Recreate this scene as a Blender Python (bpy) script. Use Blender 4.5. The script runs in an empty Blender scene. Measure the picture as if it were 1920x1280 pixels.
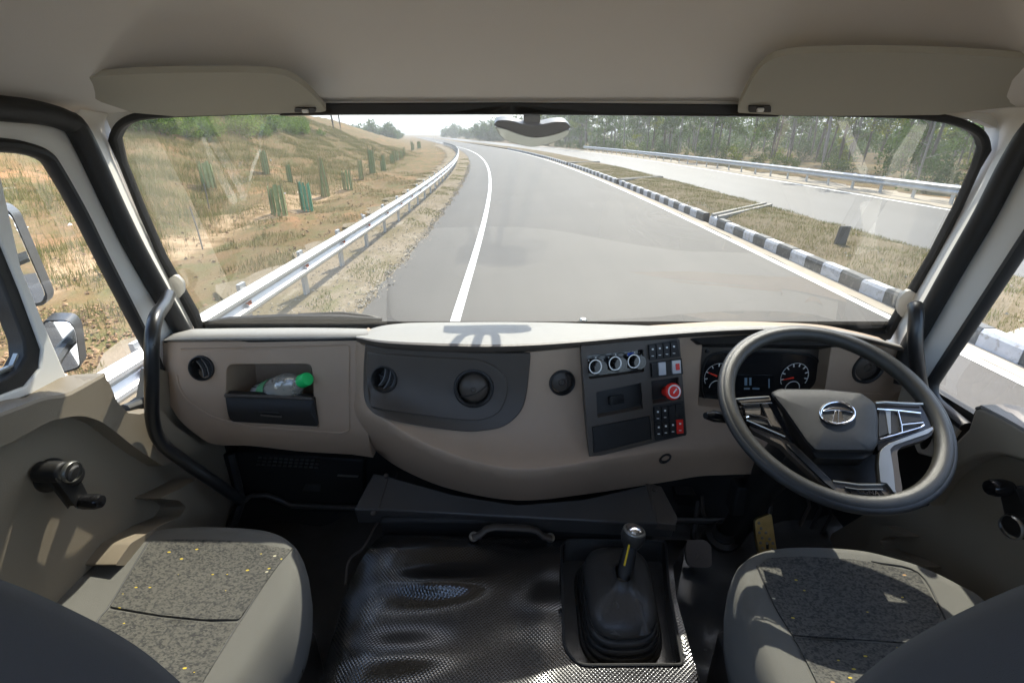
import bpy, bmesh, math, random
import numpy as np
from mathutils import Vector, Matrix
from mathutils.geometry import delaunay_2d_cdt
from mathutils.bvhtree import BVHTree
random.seed(7)
rng = np.random.default_rng(11)
sc = bpy.context.scene
COL = sc.collection
rad = math.radians

# ---------------------------------------------------------------- camera, sky, sun, exposure
H = 2.65                       # eye height above the road (the cab sits high)
F = 900.0                      # focal length in pixels of the 1920 wide photograph
PIT = math.atan(390/900.0)     # the camera looks down
CP, SP = math.cos(PIT), math.sin(PIT)
cd = bpy.data.cameras.new('camera'); cam = bpy.data.objects.new('camera', cd); COL.objects.link(cam)
cd.sensor_width = 36; cd.lens = 36*F/1920; cd.clip_start = .02; cd.clip_end = 6000
cam.location = (0, 0, H); cam.rotation_euler = (math.pi/2-PIT, 0, 0)
sc.camera = cam
SUN_EL, SUN_AZ = rad(49), rad(17)      # azimuth to the right of straight ahead
w = bpy.data.worlds.new('World'); sc.world = w; w.use_nodes = True
nt = w.node_tree
sky = nt.nodes.new('ShaderNodeTexSky'); sky.sky_type = 'NISHITA'; sky.sun_disc = False
sky.sun_elevation = SUN_EL; sky.sun_rotation = SUN_AZ; sky.dust_density = 1.3; sky.air_density = .95; sky.ozone_density = .6
bg = nt.nodes['Background']; bg.inputs[1].default_value = .15
nt.links.new(sky.outputs[0], bg.inputs[0])
sd = bpy.data.lights.new('sun', 'SUN'); sd.energy = 3.0; sd.angle = rad(.53); sd.color = (1, .93, .82)
sun = bpy.data.objects.new('sun', sd); COL.objects.link(sun)
sdir = Vector((math.sin(SUN_AZ)*math.cos(SUN_EL), math.cos(SUN_AZ)*math.cos(SUN_EL), math.sin(SUN_EL)))
sun.rotation_euler = sdir.to_track_quat('Z', 'Y').to_euler(); sun.location = (0, 0, 30)
vs = sc.view_settings; vs.view_transform = 'Standard'; vs.look = 'None'; vs.gamma = 1; vs.use_curve_mapping = False
vs.exposure = 2.15
cy = sc.cycles; cy.max_bounces = 14; cy.diffuse_bounces = 6; cy.glossy_bounces = 5; cy.transparent_max_bounces = 24
cy.transmission_bounces = 8; cy.sample_clamp_indirect = 6.0; cy.caustics_reflective = False; cy.caustics_refractive = False
cy.use_denoising = True

# ---------------------------------------------------------------- measuring helpers
def ray(px, py):
    u = (px-960)/F; v = (640-py)/F
    return Vector((u, CP+v*SP, v*CP-SP))
O = Vector((0, 0, H))
def PY(px, py, Y): r = ray(px, py); return O+r*(Y/r.y)
def PX(px, py, X): r = ray(px, py); return O+r*(X/r.x)
def PZ(px, py, Z): r = ray(px, py); return O+r*(Z/r.z)          # Z relative to the eye
class Pl:
    def __init__(s, o, n): s.o = Vector(o); s.n = Vector(n).normalized()
    def p(s, px, py, off=0.0):
        r = ray(px, py); o = s.o+s.n*off
        return O+r*((o-O).dot(s.n)/r.dot(s.n))
def XP(X): return Pl((X, 0, H), (1 if X < 0 else -1, 0, 0))
def YP(Y): return Pl((0, Y, H), (0, -1, 0))
WSY = lambda z: 1.123+.306*(.036-z)
WS = Pl((0, 1.123, H+.036), (0, -1, -.306))
def crom(pts, n=6, closed=False):
    P = [np.array(p, float) for p in pts]; out = []; N = len(P)
    for i in range(N if closed else N-1):
        a = P[(i-1) % N] if closed or i > 0 else 2*P[0]-P[1]
        b = P[i]; c = P[(i+1) % N]
        d = P[(i+2) % N] if closed or i+2 < N else 2*P[-1]-P[-2]
        for k in range(n):
            t = k/n
            out.append(.5*((2*b)+(-a+c)*t+(2*a-5*b+4*c-d)*t*t+(-a+3*b-3*c+d)*t**3))
    if not closed: out.append(P[-1])
    return [tuple(o) for o in out]
def rnd(pts, r, n=4):
    """round the corners of a polygon; r one radius or one for each corner"""
    out = []; N = len(pts)
    for i in range(N):
        rr = r[i] if isinstance(r, (list, tuple)) else r
        p = np.array(pts[i], float); a = np.array(pts[i-1], float); b = np.array(pts[(i+1) % N], float)
        if rr <= 0: out.append(tuple(p)); continue
        la = np.linalg.norm(a-p); lb = np.linalg.norm(b-p)
        q = min(rr, la*.49, lb*.49)
        s = p+(a-p)/la*q; e = p+(b-p)/lb*q
        for k in range(n+1):
            t = k/n; out.append(tuple((1-t)**2*s+2*t*(1-t)*p+t*t*e))
    return out
def rect(x0, y0, x1, y1, r=0, n=4): return rnd([(x0, y0), (x1, y0), (x1, y1), (x0, y1)], r, n)
def circ(x, y, rx, ry=None, n=28, rot=0):
    ry = rx if ry is None else ry; c, s = math.cos(rot), math.sin(rot)
    return [(x+rx*math.cos(a)*c-ry*math.sin(a)*s, y+rx*math.cos(a)*s+ry*math.sin(a)*c) for a in [2*math.pi*k/n for k in range(n)]]
def inpoly(pts, poly):
    x = pts[:, 0]; y = pts[:, 1]; c = np.zeros(len(pts), bool); P = np.array(poly); j = len(P)-1
    for i in range(len(P)):
        xi, yi = P[i]; xj, yj = P[j]
        m = ((yi > y) != (yj > y)); 
        with np.errstate(divide='ignore', invalid='ignore'):
            c ^= m & (x < (xj-xi)*(y-yi)/(yj-yi+1e-12)+xi)
        j = i
    return c
def hermite(xs, ys):
    xs = np.array(xs, float); ys = np.array(ys, float); m = np.gradient(ys, xs)
    def f(x):
        x = min(max(x, xs[0]), xs[-1]); i = min(max(int(np.searchsorted(xs, x))-1, 0), len(xs)-2)
        h = xs[i+1]-xs[i]; t = (x-xs[i])/h
        return float((2*t**3-3*t*t+1)*ys[i]+(t**3-2*t*t+t)*h*m[i]+(-2*t**3+3*t*t)*ys[i+1]+(t**3-t*t)*h*m[i+1])
    return f

# ---------------------------------------------------------------- mesh builder
class MB:
    def __init__(s): s.v = []; s.f = []
    def quadgrid(s, rows, closeu=False, closev=False):
        b = len(s.v); R = len(rows); C = len(rows[0])
        for r in rows: s.v.extend(Vector(p) for p in r)
        for i in range(R if closev else R-1):
            for j in range(C if closeu else C-1):
                i2 = (i+1) % R; j2 = (j+1) % C
                s.f.append((b+i*C+j, b+i*C+j2, b+i2*C+j2, b+i2*C+j))
        return s
    def fan(s, pts, flip=False):
        b = len(s.v); s.v.extend(Vector(p) for p in pts); f = list(range(b, b+len(pts)))
        s.f.append(tuple(f[::-1] if flip else f)); return s
    def box(s, c, size, R=None):
        c = Vector(c); b = len(s.v); R = R or Matrix.Identity(3)
        for x in (-.5, .5):
            for y in (-.5, .5):
                for z in (-.5, .5): s.v.append(c+R @ Vector((x*size[0], y*size[1], z*size[2])))
        for q in ((0, 1, 3, 2), (4, 6, 7, 5), (0, 4, 5, 1), (2, 3, 7, 6), (0, 2, 6, 4), (1, 5, 7, 3)): s.f.append(tuple(b+i for i in q))
        return s
    def tube(s, path, r, n=12, cap=True, closed=False, flat=1.0, up=None):
        P = [Vector(p) for p in path]; N = len(P); rows = []; prev = None
        for i in range(N):
            if closed: t = P[(i+1) % N]-P[i-1]
            else: t = P[min(i+1, N-1)]-P[max(i-1, 0)]
            t.normalize()
            if prev is None:
                a = Vector(up) if up else (Vector((0, 0, 1)) if abs(t.z) < .9 else Vector((1, 0, 0)))
            else: a = prev
            a = (a-t*a.dot(t)).normalized(); prev = a; bb = t.cross(a)
            rr = r[i] if isinstance(r, (list, tuple)) else r
            rows.append([P[i]+a*math.cos(2*math.pi*k/n)*rr*flat+bb*math.sin(2*math.pi*k/n)*rr for k in range(n)])
        s.quadgrid(rows, closeu=True, closev=closed)
        if cap and not closed: s.fan(rows[0], True); s.fan(rows[-1])
        return s
    def lathe(s, o, axis, prof, n=28, squash=1.0):
        """prof: list of (radius, height along axis)"""
        o = Vector(o); ax = Vector(axis).normalized(); a = Vector((0, 0, 1)) if abs(ax.z) < .9 else Vector((0, 1, 0))
        a = (a-ax*a.dot(ax)).normalized(); b = ax.cross(a)
        rows = [[o+ax*h+(a*math.cos(2*math.pi*k/n)+b*math.sin(2*math.pi*k/n)*squash)*max(r, 1e-5) for k in range(n)] for r, h in prof]
        return s.quadgrid(rows, closeu=True)
    def region(s, outline, surf, holes=(), step=20, depth=None, back=False, lines=()):
        """a traced outline laid on a measured surface, with real side walls of the given depth vector"""
        outline = [tuple(p) for p in outline]
        pts = list(outline); edges = [(i, (i+1) % len(outline)) for i in range(len(outline))]
        for h in holes:
            b = len(pts); pts += [tuple(p) for p in h]; edges += [(b+i, b+(i+1) % len(h)) for i in range(len(h))]
        for ln in lines:
            b = len(pts); pts += [tuple(p) for p in ln]; edges += [(b+i, b+i+1) for i in range(len(ln)-1)]
        A = np.array(outline); x0, y0 = A.min(0); x1, y1 = A.max(0)
        if step:
            gx, gy = np.meshgrid(np.arange(x0+step*.5, x1, step), np.arange(y0+step*.5, y1, step)); G = np.stack([gx.ravel(), gy.ravel()], 1)
            if len(G):
                k = inpoly(G, outline)
                for h in holes: k &= ~inpoly(G, h)
                G = G[k]
                B = np.array([np.array(pts[a])*(1-t)+np.array(pts[b])*t for a, b in edges for t in (0, .25, .5, .75)])
                if len(G):
                    d = np.sqrt(((G[:, None]-B[None])**2).sum(2)).min(1); pts += [tuple(g) for g in G[d > step*.45]]
        vo, eo, fo, ov, oe, of = delaunay_2d_cdt([Vector(p) for p in pts], edges, [], 0, 1e-5, True)
        V = np.array([tuple(v) for v in vo]); cen = np.array([V[list(f)].mean(0) for f in fo])
        keep = inpoly(cen, outline)
        for h in holes: keep &= ~inpoly(cen, h)
        b0 = len(s.v); P3 = [surf(*p) for p in V]; s.v.extend(P3)
        for f, k in zip(fo, keep):
            if k:
                g = [Vector((V[i][0], V[i][1], 0)) for i in f]
                f = list(f)
                if (g[1]-g[0]).cross(g[2]-g[0]).z > 0: f = f[::-1]      # pixel y runs down: front faces the eye
                s.f.append(tuple(b0+i for i in f))
        if depth is not None:
            loc = {}
            for i, o in enumerate(ov):
                for q in o: loc[q] = i
            dv = depth if callable(depth) else (lambda p, d=Vector(depth): d)
            b1 = len(s.v); m = {}
            loops = [list(range(len(outline)))]; q = len(outline)
            for h in holes: loops.append(list(range(q, q+len(h)))); q += len(h)
            for li, L in enumerate(loops):
                poly = outline if li == 0 else holes[li-1]
                P = np.array(poly); area = ((P[:, 0]*np.roll(P[:, 1], -1)-np.roll(P[:, 0], -1)*P[:, 1]).sum())
                L = [loc[i] for i in L]
                for i in L:
                    if i not in m: m[i] = len(s.v); s.v.append(P3[i]+dv(P3[i]))
                rev = (area > 0) ^ (li > 0)
                for k in range(len(L)):
                    a, b = L[k], L[(k+1) % len(L)]
                    if a == b: continue
                    f = (b0+a, b0+b, m[b], m[a])
                    s.f.append(f if rev else f[::-1])
            if back:
                o = len(s.v)
                for f, k in zip(fo, keep):
                    if k:
                        g = [s.v[b0+i]+dv(s.v[b0+i]) for i in f]
                        q = len(s.v); s.v.extend(g)
                        gg = [Vector((V[i][0], V[i][1], 0)) for i in f]
                        t = (q, q+1, q+2)
                        if (gg[1]-gg[0]).cross(gg[2]-gg[0]).z < 0: t = t[::-1]
                        s.f.append(t)
        return s
    def build(s, name, mat, parent=None, smooth=True, angle=38, bevel=0, seg=2, sub=0, label=None):
        me = bpy.data.meshes.new(name); me.from_pydata([tuple(v) for v in s.v], [], s.f); me.update()
        bm = bmesh.new(); bm.from_mesh(me); bmesh.ops.remove_doubles(bm, verts=bm.verts, dist=1e-5); bm.to_mesh(me); bm.free()
        if smooth:
            me.polygons.foreach_set('use_smooth', [True]*len(me.polygons))
            try: me.set_sharp_from_angle(angle=rad(angle))
            except Exception: pass
        if mat: me.materials.append(mat)
        o = bpy.data.objects.new(name, me); COL.objects.link(o)
        if parent: attach(o, parent)
        if bevel:
            b = o.modifiers.new('bevel', 'BEVEL'); b.width = bevel; b.segments = seg; b.limit_method = 'ANGLE'; b.angle_limit = rad(50)
        if sub:
            b = o.modifiers.new('sub', 'SUBSURF'); b.levels = sub; b.render_levels = sub
        if label: o['label'] = label
        return o
def wloc(o):
    v = Vector(o.location); p = o.parent
    return v if p is None else v+wloc(p)+o.matrix_parent_inverse.translation
def attach(o, parent):
    o.parent = parent; o.matrix_parent_inverse = Matrix.Translation(-wloc(parent))
def tag(o, label=None, cat=None, group=None, kind=None):
    if label: o['label'] = label
    if cat: o['category'] = cat
    if group: o['group'] = group
    if kind: o['kind'] = kind
    return o
def thing(name, label, cat, loc, group=None):
    o = bpy.data.objects.new(name, None); o.empty_display_size = .05; COL.objects.link(o); o.location = loc
    return tag(o, label, cat, group)
def tracer(ob):
    me = ob.data; bv = BVHTree.FromPolygons([v.co for v in me.vertices], [p.vertices for p in me.polygons])
    def f(px, py, off=.003):
        r = ray(px, py).normalized(); h = bv.ray_cast(O, r)
        if h[0] is None:
            n = bv.find_nearest(O+r*1.1); return n[0]-r*off
        return h[0]-r*off
    return f

# ---------------------------------------------------------------- materials
def M(name, col, rough=.5, metal=0, bump=0, scale=400, var=.06, vscale=6, spec=.5, coat=0, sheen=0, trans=0, ior=1.45, detail=3, stretch=None):
    m = bpy.data.materials.new(name); m.use_nodes = True; n = m.node_tree; L = n.links; P = n.nodes['Principled BSDF']
    P.inputs['Roughness'].default_value = rough; P.inputs['Metallic'].default_value = metal
    P.inputs['Specular IOR Level'].default_value = spec; P.inputs['Coat Weight'].default_value = coat
    P.inputs['Sheen Weight'].default_value = sheen; P.inputs['Transmission Weight'].default_value = trans; P.inputs['IOR'].default_value = ior
    tc = n.nodes.new('ShaderNodeTexCoord'); src = tc.outputs['Object']
    if stretch:
        mp = n.nodes.new('ShaderNodeMapping'); mp.inputs['Scale'].default_value = stretch; L.new(src, mp.inputs[0]); src = mp.outputs[0]
    if var:
        nz = n.nodes.new('ShaderNodeTexNoise'); nz.inputs['Scale'].default_value = vscale; nz.inputs['Detail'].default_value = 5; nz.inputs['Roughness'].default_value = .65
        L.new(src, nz.inputs[0])
        mx = n.nodes.new('ShaderNodeMix'); mx.data_type = 'RGBA'
        mx.inputs[6].default_value = (*[max(0, c*(1-var*2)) for c in col], 1); mx.inputs[7].default_value = (*[min(1, c*(1+var*2)) for c in col], 1)
        L.new(nz.outputs[0], mx.inputs[0]); L.new(mx.outputs[2], P.inputs['Base Color'])
        mr = n.nodes.new('ShaderNodeMapRange'); mr.inputs[3].default_value = max(0, rough-.1); mr.inputs[4].default_value = min(1, rough+.1)
        L.new(nz.outputs[0], mr.inputs[0]); L.new(mr.outputs[0], P.inputs['Roughness'])
    else: P.inputs['Base Color'].default_value = (*col, 1)
    if bump:
        b = n.nodes.new('ShaderNodeBump'); b.inputs['Strength'].default_value = bump; b.inputs['Distance'].default_value = .002
        t = n.nodes.new('ShaderNodeTexNoise'); t.inputs['Scale'].default_value = scale; t.inputs['Detail'].default_value = detail
        L.new(src, t.inputs[0]); L.new(t.outputs[0], b.inputs['Height']); L.new(b.outputs[0], P.inputs['Normal'])
    return m
def glassmat(name, tint=(.97, .985, .975), dust=0.0, refl=1.7, kind='ShaderNodeBsdfTranslucent'):
    m = bpy.data.materials.new(name); m.use_nodes = True; n = m.node_tree; L = n.links; n.nodes.clear()
    out = n.nodes.new('ShaderNodeOutputMaterial'); tr = n.nodes.new('ShaderNodeBsdfTransparent'); tr.inputs[0].default_value = (*tint, 1)
    gl = n.nodes.new('ShaderNodeBsdfGlossy'); gl.inputs['Roughness'].default_value = .01; gl.inputs[0].default_value = (1, 1, 1, 1)
    lw = n.nodes.new('ShaderNodeLayerWeight'); lw.inputs[0].default_value = .5
    pw = n.nodes.new('ShaderNodeMath'); pw.operation = 'POWER'; pw.inputs[1].default_value = 5; L.new(lw.outputs['Facing'], pw.inputs[0])
    ma = n.nodes.new('ShaderNodeMath'); ma.operation = 'MULTIPLY_ADD'; ma.inputs[1].default_value = .96; ma.inputs[2].default_value = .04; L.new(pw.outputs[0], ma.inputs[0])
    mu = n.nodes.new('ShaderNodeMath'); mu.operation = 'MULTIPLY'; mu.inputs[1].default_value = refl; mu.use_clamp = True; L.new(ma.outputs[0], mu.inputs[0])
    mx = n.nodes.new('ShaderNodeMixShader'); L.new(mu.outputs[0], mx.inputs[0]); L.new(tr.outputs[0], mx.inputs[1]); L.new(gl.outputs[0], mx.inputs[2])
    last = mx
    if dust:
        tc = n.nodes.new('ShaderNodeTexCoord'); nz = n.nodes.new('ShaderNodeTexNoise'); nz.inputs['Scale'].default_value = 2.2; nz.inputs['Detail'].default_value = 9; nz.inputs['Roughness'].default_value = .7
        L.new(tc.outputs['Object'], nz.inputs[0])
        mr = n.nodes.new('ShaderNodeMapRange'); mr.inputs[1].default_value = .3; mr.inputs[2].default_value = .75; mr.inputs[3].default_value = dust*.45; mr.inputs[4].default_value = dust*1.5; L.new(nz.outputs[0], mr.inputs[0])
        tl = n.nodes.new(kind); tl.inputs[0].default_value = (.75, .7, .6, 1)
        m2 = n.nodes.new('ShaderNodeMixShader'); L.new(mr.outputs[0], m2.inputs[0]); L.new(mx.outputs[0], m2.inputs[1]); L.new(tl.outputs[0], m2.inputs[2]); last = m2
    L.new(last.outputs[0], out.inputs[0]); return m
m_head = M('headliner_fabric', (.67, .645, .61), .95, bump=.25, scale=900, var=.03, vscale=3, spec=.1)
m_visor = M('visor_vinyl', (.37, .355, .30), .7, bump=.2, scale=700, var=.03, spec=.3)
m_cabpaint = M('cab_inner_paint', (.64, .61, .55), .42, bump=.05, scale=60, var=.04, vscale=3)
m_white = M('white_paint', (.72, .71, .67), .35, bump=.03, scale=40, var=.04, vscale=3)
m_rubber = M('black_rubber', (.018, .018, .018), .55, bump=.2, scale=250, var=.15)
m_taupe = M('taupe_plastic', (.385, .28, .195), .46, bump=.5, scale=900, var=.07, vscale=5, spec=.4)
m_pad = M('beige_dash_top', (.28, .27, .25), .45, bump=.3, scale=1300, var=.04, vscale=5, spec=.35)
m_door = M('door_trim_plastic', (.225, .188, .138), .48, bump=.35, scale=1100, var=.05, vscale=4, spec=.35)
m_black = M('black_plastic', (.018, .0172, .0165), .42, bump=.3, scale=1200, var=.1, spec=.4)
m_panel = M('charcoal_panel', (.066, .054, .043), .40, bump=.25, scale=1300, var=.08, spec=.45)
m_gloss = M('gloss_black', (.012, .012, .013), .16, var=.1, spec=.5)
m_dark = M('underdash_black', (.016, .0155, .015), .6, var=.2, bump=.3, scale=80)
m_steel = M('black_painted_steel', (.055, .052, .049), .33, var=.15, bump=.06, scale=90)
m_grab = M('handle_black_coat', (.014, .014, .0145), .3, var=.1, bump=.05, scale=120, spec=.6)
m_chrome = M('chrome', (.8, .8, .82), .12, metal=1, var=.03)
m_silver = M('satin_silver', (.34, .34, .32), .34, metal=.9, var=.04)
m_red = M('red_plastic', (.75, .03, .02), .35, var=.04)
m_print = M('white_print', (.75, .75, .72), .5, var=.02)
m_wheel = M('wheel_rim_skin', (.036, .034, .029), .33, bump=.3, scale=1500, var=.06, spec=.5)
m_wheel2 = M('wheel_rim_outer', (.028, .028, .028), .38, bump=.3, scale=1500, var=.06, spec=.5)
m_hub = M('hub_pad_skin', (.018, .018, .0185), .5, bump=.4, scale=1500, var=.06, spec=.4)
m_seat = M('seat_side_fabric', (.135, .132, .118), .9, bump=.5, scale=1400, var=.05, spec=.15, sheen=.15)
m_back = M('seat_back_fabric', (.062, .059, .059), .9, bump=.5, scale=1400, var=.05, spec=.15, sheen=.1)
m_vinyl = M('black_floor_vinyl', (.085, .082, .077), .24, bump=.7, scale=9, var=.2, detail=6, spec=.9)
m_mirror2 = M('convex_mirror_glass', (.25, .26, .24), .05, metal=1, var=0)
m_mirror = M('mirror_glass', (.85, .87, .88), .02, metal=1, var=0)
m_housing = M('mirror_housing', (.03, .032, .034), .4, var=.1)
m_gold = M('zinc_plated_steel', (.62, .47, .20), .32, metal=.85, var=.2, vscale=30, bump=.1, scale=60)
m_pedal = M('worn_pedal_rubber', (.17, .14, .115), .7, bump=.4, scale=150, var=.15)
m_boot = M('gear_boot_rubber', (.048, .046, .043), .36, bump=.2, scale=200, var=.15, spec=.5)
m_knob = M('knob_leather', (.035, .033, .03), .45, bump=.3, scale=500, var=.1)
m_needle = M('needle_red', (.9, .05, .02), .4, var=0)
m_screen = M('display_glass', (.006, .008, .01), .08, var=0)
m_yel = M('yellow_strip', (.8, .55, .02), .5, var=.05)
m_ws = glassmat('windscreen_glass', tint=(.62, .645, .63), dust=.012, refl=2.5)
m_glass = glassmat('door_glass', dust=.006)
# ================================================================ the cab shell
cab = thing('truck_cab', 'truck cab seen from inside, pale painted pillars and grey headliner round a wide windscreen', 'truck cab', (.08, .4, H-1.17))
# roof lining: one soft sheet from the screen header back over the seats
rows = []
def roofz(y):
    t = min(max((1.1-y)/.42, 0), 1); return .055+.215*(1-(1-t)**2.2)
xs = np.concatenate([np.linspace(-.97, -.6, 12), np.linspace(-.5, .66, 9), np.linspace(.76, 1.13, 12)])
for y in np.concatenate([np.linspace(1.125, .6, 15), np.linspace(.5, -.38, 8)]):
    row = []
    for x in xs:
        e = max(0, (abs(x-.08)-.60)/.43); z = roofz(y); e = min(e, 1.05)
        zz = z+(.035-z)*(e*e*(3-2*e) if e < 1 else 1)
        row.append((x, y, H+zz))
    rows.append(row)
MB().quadgrid(rows).build('roof_lining', m_head, cab)
MB().box((.08, .37, H+.335), (2.12, 1.52, .02)).build('roof_skin', m_white, cab)
# windscreen
WSO = crom([(217, 262), (227, 243), (250, 230), (300, 223), (447, 217), (640, 213), (960, 212), (1200, 214), (1462, 218), (1687, 223), (1762, 230), (1812, 243), (1838, 259), (1845, 279)], 4)
WSL = [(1834, 315), (1800, 390), (1755, 476), (1665, 626), (1400, 634), (1100, 634), (700, 634), (380, 634), (364, 589), (302, 482), (265, 400), (227, 307)]
wso = WSO+WSL
MB().region(wso, lambda x, y: WS.p(x, y, -.004), step=0).build('windscreen', m_ws, cab, smooth=False)
ctr = np.array([1010., 430.])
def grow(poly, d):
    P = np.array(poly); t = np.roll(P, -1, 0)-np.roll(P, 1, 0); t /= np.linalg.norm(t, axis=1)[:, None]+1e-9
    nrm = np.stack([t[:, 1], -t[:, 0]], 1)
    if ((P-ctr)*nrm).sum() < 0: nrm = -nrm
    return [tuple(q) for q in P+nrm*np.array(d if np.ndim(d) else [d]*len(P))[:, None]]
gd = [13]*len(wso)
for i, p in enumerate(wso):
    if p[1] < 300: gd[i] = 17
    elif p[1] < 560: gd[i] = 7
seal_out = grow(wso, gd)
MB().region(seal_out, lambda x, y: WS.p(x, y, .012), holes=[wso], step=0, depth=(0, .022, .004)).build('windscreen_seal', m_rubber, cab, bevel=.004)
MB().region([(190, 198), (560, 190), (1400, 190), (1884, 196), (1868, 240), (1832, 224), (1740, 216), (1460, 213), (960, 211), (450, 215), (300, 221), (245, 226), (208, 244)], lambda x, y: WS.p(x, y, .007), step=0, depth=(0, .02, 0)).build('header_panel', m_cabpaint, cab)
# dark header trim over the glass
HD = [(560, 194), (960, 192), (1400, 196), (1460, 214), (1462, 219), (960, 214.5), (640, 215), (520, 217)]
MB().region(HD, lambda x, y: PY(x, y, 1.095), step=40, depth=(0, .03, 0)).build('header_trim', m_black, cab, bevel=.003)

def side(sgn):
    """door seal, pillar strip, door frame of one side; traced left and right separately"""
    L = sgn < 0
    XS, XF, XG = (-.845, -.865, -.89) if L else (1.0, 1.02, 1.045)
    if L:
        ws_edge = [(205, 214), (196, 236), (207, 280), (217, 307), (256, 400), (293, 482), (340, 575), (358, 615), (366, 640)]
        sealc = [(-330, 160), (-150, 183), (0, 203), (70, 211), (122, 226), (150, 252), (220, 400), (262, 482), (335, 610), (352, 640), (372, 700)]
        seal_in = [(150, 205), (146, 225), (172, 270), (190, 307), (237, 400), (276, 482), (330, 575), (350, 615), (360, 640)]
        gsealc = [(-300, 262), (-100, 266), (0, 272), (45, 278), (82, 292), (103, 318), (150, 400), (191, 482), (252, 600), (285, 665), (300, 712), (292, 742), (262, 757), (232, 768)]
    else:
        ws_edge = [(1845, 205), (1872, 232), (1868, 279), (1850, 318), (1808, 400), (1764, 482), (1706, 585), (1686, 622), (1680, 660)]
        sealc = [(2250, 160), (2080, 178), (1990, 205), (1940, 240), (1900, 300), (1848, 400), (1796, 490), (1734, 600), (1702, 660), (1694, 720)]
        seal_in = [(1960, 200), (1925, 225), (1900, 272), (1872, 318), (1826, 400), (1780, 482), (1722, 585), (1702, 622), (1690, 660)]
        gsealc = [(2200, 200), (2080, 250), (2010, 320), (1958, 400), (1905, 480), (1826, 600), (1763, 695), (1748, 722), (1752, 748), (1775, 770), (1812, 800)]
    ws3 = [WS.p(x, y, .006) for x, y in crom(ws_edge, 4)]
    in3 = [PX(x, y, XS) for x, y in crom(seal_in, 4)]
    rows = [ws3, [a.lerp(b, .35)+Vector((.006*-sgn, -.006, 0)) for a, b in zip(ws3, in3)], [a.lerp(b, .75)+Vector((.004*-sgn, -.004, 0)) for a, b in zip(ws3, in3)], in3]
    MB().quadgrid(rows).build('pillar_trim', m_cabpaint, cab)
    s3 = [PX(x, y, XS) for x, y in crom(sealc, 5)]
    s3 = [Vector((s3[0].x, -.45, s3[0].z))]+s3
    MB().tube(s3, .0205, n=12).build('door_seal', m_rubber, cab)
    # outer skin of the pillar so that nothing shows through from the side
    rows = [[p+Vector((0, .035, 0)) for p in ws3], [p+Vector((sgn*.05, .03, 0)) for p in in3]]
    MB().quadgrid(rows).build('outer_pillar', m_white, cab)
    # ---- the door
    d = thing('cab_door', ('passenger side' if L else 'driver side')+(' cab door with brown trim, window crank and open map pocket, on the left' if L else ' cab door with brown trim and window crank, beside the steering wheel on the right'), 'door', (XF, .55, H-1.15), group=None)
    sc3 = crom(sealc, 5); gc = crom(gsealc, 5)
    n = 44
    def resample(c):
        A = np.array(c); q = np.concatenate([[0], np.cumsum(np.linalg.norm(np.diff(A, axis=0), axis=1))]); t = np.linspace(0, q[-1], n)
        return [(np.interp(k, q, A[:, 0]), np.interp(k, q, A[:, 1])) for k in t]
    a3 = [PX(x, y, XF) for x, y in resample(sc3)]; b3 = [PX(x, y, XF) for x, y in resample(gc)]
    b3o = [p+Vector((sgn*.02, 0, 0)) for p in b3]
    a3 = [Vector((XF, -.45, a3[0].z))]+a3; b3 = [Vector((XF, -.45, b3[0].z))]+b3
    mid = [a.lerp(b, .5)+Vector((-sgn*.008, 0, 0)) for a, b in zip(a3, b3)]
    MB().quadgrid([a3, mid, b3]).build('window_frame', m_white, d)
    g3 = [PX(x, y, XF-.002*sgn) for x, y in gc]; g3 = [Vector((g3[0].x, -.45, g3[0].z))]+g3
    MB().tube(g3, .0150, n=10, flat=.8).build('window_seal', m_rubber, d)
    return d, XS, XF, XG, gc

# ---------------------------------------------------------------- left door
dl, XS, XF, XG, gc = side(-1)
pl_tr = XP(-.80); pl_lo = XP(-.835); pl_f = XP(-.865)
glass_out = [(-330, 264)]+[p for p in gc if p[0] > -290]+[(200, 740), (140, 745), (-330, 960)]
MB().region(glass_out, lambda x, y: PX(x, y, XG-.012), step=0).build('window_glass', m_glass, dl, smooth=False)
# division post of the door window, white, and the rubber of the sliding pane behind it
post = [(-46, 300), (-8, 292), (38, 496), (80, 600), (123, 700), (130, 715), (52, 742), (-120, 800), (-140, 790), (0, 742), (48, 724), (76, 690), (80, 655), (40, 545), (0, 447), (-60, 300)]
MB().region(post, lambda x, y: PX(x, y, -.868), step=0, depth=(-.022, 0, 0)).build('division_post', m_white, dl, bevel=.003)
rub = [(-62, 300), (-4, 440), (43, 545), (83, 655), (79, 692), (50, 727), (0, 745), (-140, 796), (-160, 770), (0, 716), (34, 694), (48, 668), (46, 640), (0, 520), (-90, 300)]
MB().region(rub, lambda x, y: PX(x, y, -.873), step=0, depth=(-.03, 0, 0)).build('sliding_pane_seal', m_rubber, dl, bevel=.004)
MB().region([(-10, 520), (2, 520), (42, 640), (44, 664), (33, 690), (-10, 706), (-10, 699), (26, 684), (36, 660), (34, 640)], lambda x, y: PX(x, y, -.885), step=0, depth=(-.01, 0, 0)).build('pane_channel', m_silver, dl, bevel=.002)
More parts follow.
